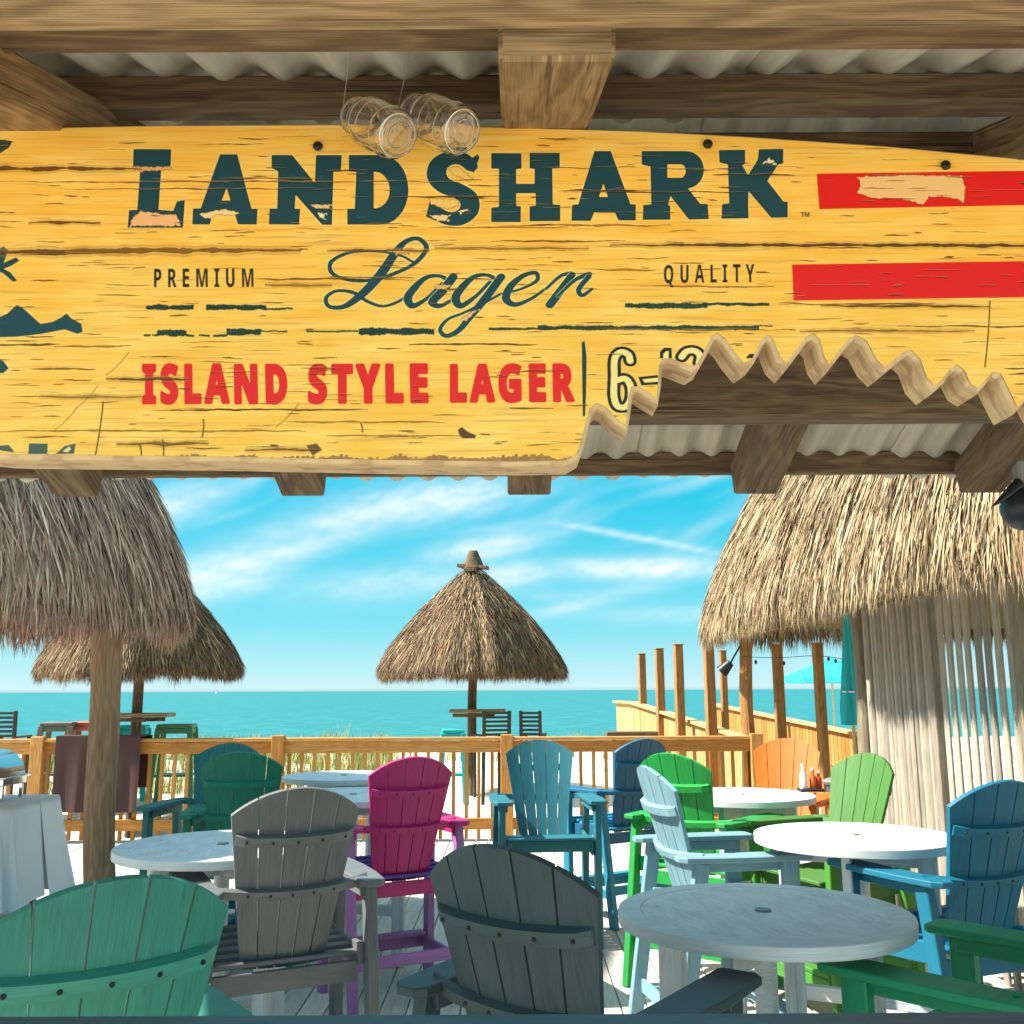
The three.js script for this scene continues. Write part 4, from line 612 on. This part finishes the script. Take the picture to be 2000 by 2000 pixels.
// brown towel over the railing
{
  const a = onZ(108, 1440, -12.0), b = onZ(282, 1440, -12.0), t = thing('towel', 'dark brown towel draped over the railing behind the hut pole', 'towel');
  const sheet = (x0, x1, yb, zz, seed) => { const P = [], U = [], I = [], n = 26, k = 10; for (let j = 0; j <= k; j++) for (let i = 0; i <= n; i++) { const u = i / n, v = j / k, x = lerp(x0, x1, u); P.push(x, lerp(1.235, yb, v), zz + 0.02 * n2(x * 5, seed) * v + 0.01 * Math.sin(x * 17 + seed) * v); U.push(x, v); } for (let j = 0; j < k; j++) for (let i = 0; i < n; i++) { const q = j * (n + 1) + i; I.push(q, q + n + 1, q + 1, q + 1, q + n + 1, q + n + 2); } const g = new THREE.BufferGeometry(); g.setAttribute('position', new THREE.Float32BufferAttribute(P, 3)); g.setAttribute('uv', new THREE.Float32BufferAttribute(U, 2)); g.setIndex(I); g.computeVertexNormals(); return g; };
  const m = new THREE.MeshStandardMaterial({ color: '#4a3130', roughness: 0.95, side: THREE.DoubleSide, bumpMap: lumberBump, bumpScale: 0.002 });
  part('front_drop', sheet(a.x, b.x - 0.05, 0.36, -12.02, 1), m, t); part('back_drop', sheet(a.x + 0.02, b.x, 0.62, -12.27, 2), m, t); part('fold', bar(b.x - a.x - 0.03, 0.012, 0.25, 0.004), m, t, [(a.x + b.x) / 2 - 0.01, 1.236, -12.145]);
}
// two glass jars hanging in front of the sign
M.glass = new THREE.MeshPhysicalMaterial({ color: '#ffffff', roughness: 0.04, transmission: 1, thickness: 0.004, ior: 1.5, specularIntensity: 1 });
{
  const prof = [[0.0, 0.0], [0.026, 0.0], [0.036, 0.004], [0.041, 0.014], [0.0415, 0.05], [0.0415, 0.098], [0.038, 0.112], [0.032, 0.12], [0.0315, 0.126], [0.0335, 0.129], [0.0315, 0.132], [0.0335, 0.136], [0.0315, 0.140], [0.0315, 0.146]];
  const inner = prof.slice().reverse().map(([x, y]) => [Math.max(0, x - 0.0035), Math.max(0.006, y)]).concat([[0, 0.006]]);
  const outer = new THREE.LatheGeometry([...prof, ...inner].map((p) => new THREE.Vector2(...p)), 40), ring = (y, r0, w) => new THREE.TorusGeometry(r0, w, 6, 40).rotateX(Math.PI / 2).translate(0, y, 0);
  for (const [px, py, lab, k] of [[780, 266, 'clear glass jar hanging over the sign, left of its twin', 0], [906, 258, 'clear glass jar hanging over the sign, right of its twin', 1]]) {
    const p = onZ(px, py, -1.4), t = thing('glass_jar', lab, 'jar', [p.x, p.y, p.z], 0, 'glass jars hanging before the sign'); t.rotation.set(-0.75, 0, 0.62 + 0.05 * k); t.scale.setScalar(0.93);
    part('glass', outer, M.glass, t); for (const [y, r0, w] of [[0.004, 0.033, 0.003], [0.0, 0.02, 0.002], [0.03, 0.0418, 0.0012], [0.075, 0.0418, 0.0012], [0.1, 0.0412, 0.0014]]) part('moulded_ring', ring(y, r0, w), M.glass, t);
    part('rim', ring(0.146, 0.031, 0.0025), M.glass, t);
    // wire collar and hanger up to the roof sheet
    part('wire_collar', ring(0.122, 0.0335, 0.0012), M.greyMetal, t);
    t.updateMatrixWorld(true); const e = new THREE.Vector3(p.x - 0.075, nearY(1.4) + 0.005, -1.4).applyMatrix4(t.matrixWorld.clone().invert());
    part('hanging_wire', tube([[0, 0.2, 0], [-0.033, 0.122, 0]], 0.0009, 5), M.greyMetal, t); part('hanging_wire', tube([[0, 0.2, 0], [0.033, 0.122, 0]], 0.0009, 5), M.greyMetal, t); part('hanging_wire', tube([[0, 0.2, 0], e.toArray()], 0.0009, 5), M.greyMetal, t);
  }
}
// dark loudspeaker under the eave on the right
{
  const p = onZ(2004, 992, -3.2), t = thing('loudspeaker', 'dark outdoor loudspeaker hanging from the rafter before the golden thatch', 'speaker', [p.x, p.y, p.z]);
  const g = new THREE.SphereGeometry(0.075, 24, 16).scale(1, 1.0, 1.25); part('housing', g, M.black, t, [0, 0, 0]);
  part('hood', new THREE.ConeGeometry(0.028, 0.13, 12).rotateZ(Math.PI / 2 + 0.62), M.black, t, [-0.075, 0.035, 0.02]); part('bracket', bar(0.07, farY(3.2) - 0.1 - p.y - 0.03, 0.05, 0.006), M.greyMetal, t, [0.01, (farY(3.2) - 0.1 - p.y) / 2 + 0.03, 0]); part('mount_plate', bar(0.14, 0.012, 0.12), M.greyMetal, t, [0.01, farY(3.2) - 0.146 - p.y, 0]);
}
// dark urn-shaped ash bin
{
  const p = onY(1632, 1496, 1.09), r = ray(1632, 1496), q = r.multiplyScalar(9.0 / -r.z).add(camera.position); void p;
  const t = thing('ash_bin', 'dark grey urn-shaped ash bin with a flared lid and black knob', 'bin', [q.x, 0, q.z]), h = q.y;
  part('body', new THREE.LatheGeometry([[0, 0], [0.12, 0], [0.125, 0.03], [0.09, 0.08], [0.085, 0.5], [0.09, h - 0.2], [0.095, h - 0.16]].map((v) => new THREE.Vector2(...v)), 24), new THREE.MeshStandardMaterial({ color: '#4a4a4d', roughness: 0.7 }), t);
  part('lid', new THREE.LatheGeometry([[0.095, h - 0.16], [0.13, h - 0.135], [0.132, h - 0.125], [0.075, h - 0.105], [0.04, h - 0.095], [0, h - 0.095]].map((v) => new THREE.Vector2(...v)), 24), M.greyMetal, t); part('knob', new THREE.CylinderGeometry(0.036, 0.042, 0.095, 16), M.black, t, [0, h - 0.047, 0]);
}
// condiments on the far table
{
  const c = onY(1592, 1546, TABLE_H);
  const t = thing('condiment_caddy', 'small wire caddy with white and orange bottles on the far table', 'caddy', [c.x - 0.03, TABLE_H + 0.002, c.z]);
  part('tray', bar(0.16, 0.02, 0.1), M.wire, t, [0, 0.01, 0]);
  for (const [x, hex, h, rr] of [[-0.045, '#f4f1e6', 0.15, 0.026], [0.02, '#d8641c', 0.12, 0.024], [0.06, '#c43a1c', 0.1, 0.02]]) { const b = part('bottle', new THREE.LatheGeometry([[0, 0], [rr, 0], [rr, h * 0.6], [rr * 0.4, h * 0.75], [rr * 0.4, h], [0, h]].map((v) => new THREE.Vector2(...v)), 16), new THREE.MeshStandardMaterial({ color: hex, roughness: 0.4 }), t, [x, 0.02, 0]); part('bottle_cap', new THREE.CylinderGeometry(rr * 0.5, rr * 0.5, 0.015, 12), new THREE.MeshStandardMaterial({ color: '#e8e2d0', roughness: 0.5 }), b, [0, h + 0.006, 0]); }
}
// ---------------------------------------------------------------- beyond the fence
function slatChair(px, py, d, w, turn, label, lean = 0.12) {
  const p = onZ(px, py, -d), g0 = sandY(p.x, -d), h = p.y - g0, t = thing('slat_back_chair', label, 'chair', [p.x, g0, -d], turn, 'slat-back chairs on the sand'), m = M.darkSlat, s = h - 0.55;
  for (const k of [-1, 1]) { beamBetween('rear_leg', [k * w / 2, 0, 0.05], [k * w / 2, h, 0.05 + lean * 0.6], 0.045, 0.045, m, t); part('front_leg', bar(0.04, s + 0.2, 0.04), m, t, [k * w / 2, (s + 0.2) / 2, -0.42]); part('armrest', bar(0.06, 0.025, 0.52), m, t, [k * w / 2, s + 0.21, -0.19]); }
  for (let i = 0; i < 7; i++) part('back_slat', bar(w - 0.046, 0.034, 0.018, 0.003, i % 3), m, t, [0, h - 0.03 - i * 0.058, 0.05 + lean * 0.55 * (1 - i * 0.06)]);
  for (let i = 0; i < 6; i++) part('seat_slat', bar(w - 0.046, 0.02, 0.06, 0.003, i % 3), m, t, [0, s, -0.42 + i * 0.078]);
}
slatChair(966, 1388, 14.0, 0.36, 0.28, 'dark slat-back chair tilted beside the umbrella pole'); slatChair(1038, 1388, 14.2, 0.27, -0.15, 'upright dark slat-back chair further from the umbrella pole'); slatChair(10, 1388, 13.2, 0.36, 0.1, 'dark slat-back chair left of the plastic stools');
function stool(px, py, d, w, hex, label) {
  const p = onZ(px, py, -d), g0 = sandY(p.x, -d), h = p.y - g0, t = thing('plastic_stool', label, 'stool', [p.x, g0, -d], 0.1, 'plastic stools on the sand'), m = new THREE.MeshStandardMaterial({ color: hex, roughness: 0.5 });
  part('seat', bar(w, 0.05, w * 0.8, 0.012), m, t, [0, h - 0.025, 0]); for (const x of [-1, 1]) for (const z of [-1, 1]) beamBetween('leg', [x * w * 0.6, 0, z * w * 0.5], [x * w * 0.44, h - 0.05, z * w * 0.36], 0.07, 0.04, m, t); part('skirt', bar(w * 0.96, 0.07, w * 0.76, 0.01), m, t, [0, h - 0.085, 0]); part('foot_ring', bar(w * 1.0, 0.03, w * 0.82, 0.006), m, t, [0, h * 0.4, 0]);
}
stool(118, 1410, 13.3, 0.42, '#6f6f62', 'grey-brown plastic stool behind the railing'); stool(166, 1409, 13.5, 0.36, '#d9705f', 'salmon pink plastic stool behind the hut pole'); stool(262, 1416, 13.6, 0.36, '#18a8b0', 'turquoise plastic stool under the umbrella shelf'); stool(346, 1414, 13.4, 0.46, '#4f8a5f', 'green plastic stool behind the railing'); stool(885, 1424, 13.6, 0.3, '#1fb2b4', 'turquoise plastic stool beside the umbrella pole');
{ const t = thing('drink_shelf', 'dark plank shelf fixed along the outside of the railing', 'shelf'); const a = onZ(1184, 1433, -12.4), b = onZ(1284, 1433, -12.4); part('plank', bar(b.x - a.x, 0.05, 0.22, 0.006, 2), M.beamOld, t, [(a.x + b.x) / 2, a.y, -12.42]); for (const x of [a.x + 0.1, b.x - 0.1]) part('support', bar(0.05, a.y - 0.0 + 0.3, 0.05), M.beamOld, t, [x, (a.y - 0.3) / 2 - 0.02, -12.44]); }
{ // open turquoise beach umbrella far right, closed one by the hut
  const c = onZ(1622, 1283, -24), g0 = sandY(c.x, -24), t = thing('beach_umbrella', 'open turquoise beach umbrella beyond the walkway', 'umbrella', [c.x, g0, -24]), h = c.y - g0, m = new THREE.MeshStandardMaterial({ color: '#23a9b3', roughness: 0.8, side: THREE.DoubleSide });
  const cone = new THREE.ConeGeometry(1.25, 0.5, 8, 3, true); part('canopy', cone, m, t, [0, h - 0.25, 0]); part('pole', new THREE.CylinderGeometry(0.025, 0.025, h, 8), M.rampPale[0], t, [0, h / 2, 0]); for (let k = 0; k < 8; k++) { const a = k * Math.PI / 4; part('valance', bar(0.94, 0.14, 0.006, 0.001), m, t, [1.16 * Math.cos(a + Math.PI / 8), h - 0.55, 1.16 * Math.sin(a + Math.PI / 8)], [0, -a - Math.PI / 8 + Math.PI / 2, 0]); }
}
{
  const c = onZ(1652, 1300, -11.2), t = thing('closed_umbrella', 'furled turquoise patio umbrella beside the hut pole', 'umbrella', [c.x + 0.04, 0, -11.2]), m = new THREE.MeshStandardMaterial({ color: '#22b3bd', roughness: 0.75 });
  const g = new THREE.CylinderGeometry(0.02, 0.115, 1.25, 24, 8); const p = g.attributes.position; for (let i = 0; i < p.count; i++) { const a = Math.atan2(p.getZ(i), p.getX(i)), k = 1 + 0.28 * Math.sin(a * 6) + (p.getY(i) < -0.5 ? 0.25 * Math.sin(a * 3) : 0); p.setX(i, p.getX(i) * k); p.setZ(i, p.getZ(i) * k); } g.computeVertexNormals();
  part('furled_canopy', g, m, t, [0, 1.98, 0]); part('pole', new THREE.CylinderGeometry(0.02, 0.02, 2.7, 10), M.rampPale[0], t, [0, 1.35, 0]); part('tie', new THREE.TorusGeometry(0.085, 0.012, 6, 20).rotateX(Math.PI / 2), new THREE.MeshStandardMaterial({ color: '#f2ece6', roughness: 0.8 }), t, [0, 1.72, 0]);
  part('base', new THREE.CylinderGeometry(0.22, 0.25, 0.08, 24), M.greyMetal, t, [0, 0.04, 0]);
}
{ // motor boat on the sea
  const p = onY(424, 1357, -2), t = thing('motor_boat', 'small white motor boat far out on the sea', 'boat', [p.x, -2, p.z], 0.2), m = new THREE.MeshStandardMaterial({ color: '#f4f5f6', roughness: 0.4 }), k = Math.abs(p.z) / F;
  const L = 15 * k, s = new THREE.Shape([[-0.5, 0.12], [0.5, 0.16], [0.38, -0.1], [-0.48, -0.1]].map(([x, y]) => new THREE.Vector2(x * L, y * L * 0.9))); part('hull', new THREE.ExtrudeGeometry(s, { depth: 0.3 * L, bevelEnabled: false }).translate(0, 0.05 * L, -0.15 * L), m, t);
  part('cabin', bar(0.34 * L, 0.16 * L, 0.22 * L, 0.02 * L), m, t, [-0.05 * L, 0.25 * L, 0]); part('windscreen', bar(0.02 * L, 0.1 * L, 0.2 * L), M.black, t, [0.14 * L, 0.24 * L, 0]);
}
// dune grass and shrubs behind the railing
{
  const r = rng(91), P = [], U = [], C = [], cols = ['#8f9a52', '#a9a765', '#6f7f3f', '#c2b67c', '#7d8b55', '#b8a76a', '#5d6b3a'].map(lin);
  const blade = (x, y, z, h, bend, w) => { const a = r() * 6.28, dx = Math.cos(a) * bend, dz = Math.sin(a) * bend, c = cols[Math.floor(r() * cols.length)], b = 0.7 + 0.6 * r(), sx = Math.cos(a + 1.4) * w, sz = Math.sin(a + 1.4) * w; const q = [[x - sx, y, z - sz], [x + sx, y, z + sz], [x + dx * 0.35 - sx * 0.8, y + h * 0.6, z + dz * 0.35 - sz * 0.8], [x + dx * 0.35 + sx * 0.8, y + h * 0.6, z + dz * 0.35 + sz * 0.8], [x + dx, y + h, z + dz]]; for (const k of [0, 1, 2, 2, 1, 3, 2, 3, 4]) { P.push(...q[k]); U.push(0, 0); C.push(c.r * b, c.g * b, c.b * b); } };
  const tuft = (x, z, n, h) => { for (let i = 0; i < n; i++) { const ax = x + (r() - 0.5) * 0.35, az = z + (r() - 0.5) * 0.35; blade(ax, sandY(ax, az) - 0.02, az, h * (0.5 + 0.6 * r()), h * 0.5 * r(), 0.005 + 0.006 * r()); } };
  for (let k = 0; k < 620; k++) { const d = 14.2 + 13 * Math.pow(r(), 0.8), px = 90 + 680 * r(); tuft((px - 1000) / F * d, -d, 34, 0.24 + 0.16 * r()); }
  for (let k = 0; k < 50; k++) { const d = 17 + 12 * r(), px = 760 + 700 * r(); tuft((px - 1000) / F * d, -d, 18, 0.25 + 0.25 * r()); }
  for (let k = 0; k < 14; k++) { const d = 15 + 3 * r(), px = 640 + 110 * r(); tuft((px - 1000) / F * d, -d, 6, 0.8 + 0.3 * r()); }
  for (let k = 0; k < 200; k++) { const d = 15 + 13 * r(), x = (r() - 0.5) * 34; if (Math.abs(x) > d * 0.5) tuft(x, -d, 20, 0.4); }
  const o = part('dune_grass', fromTris(P, U, C), new THREE.MeshStandardMaterial({ vertexColors: true, roughness: 0.9, side: THREE.DoubleSide }), scene); o.userData.kind = 'stuff'; tag(o, 'straw and olive dune grass on the sand behind the railing', 'grass');
}
scene.traverse((o) => { if (o.isMesh) { o.castShadow = true; o.receiveShadow = true; } });
renderer.render(scene, camera);
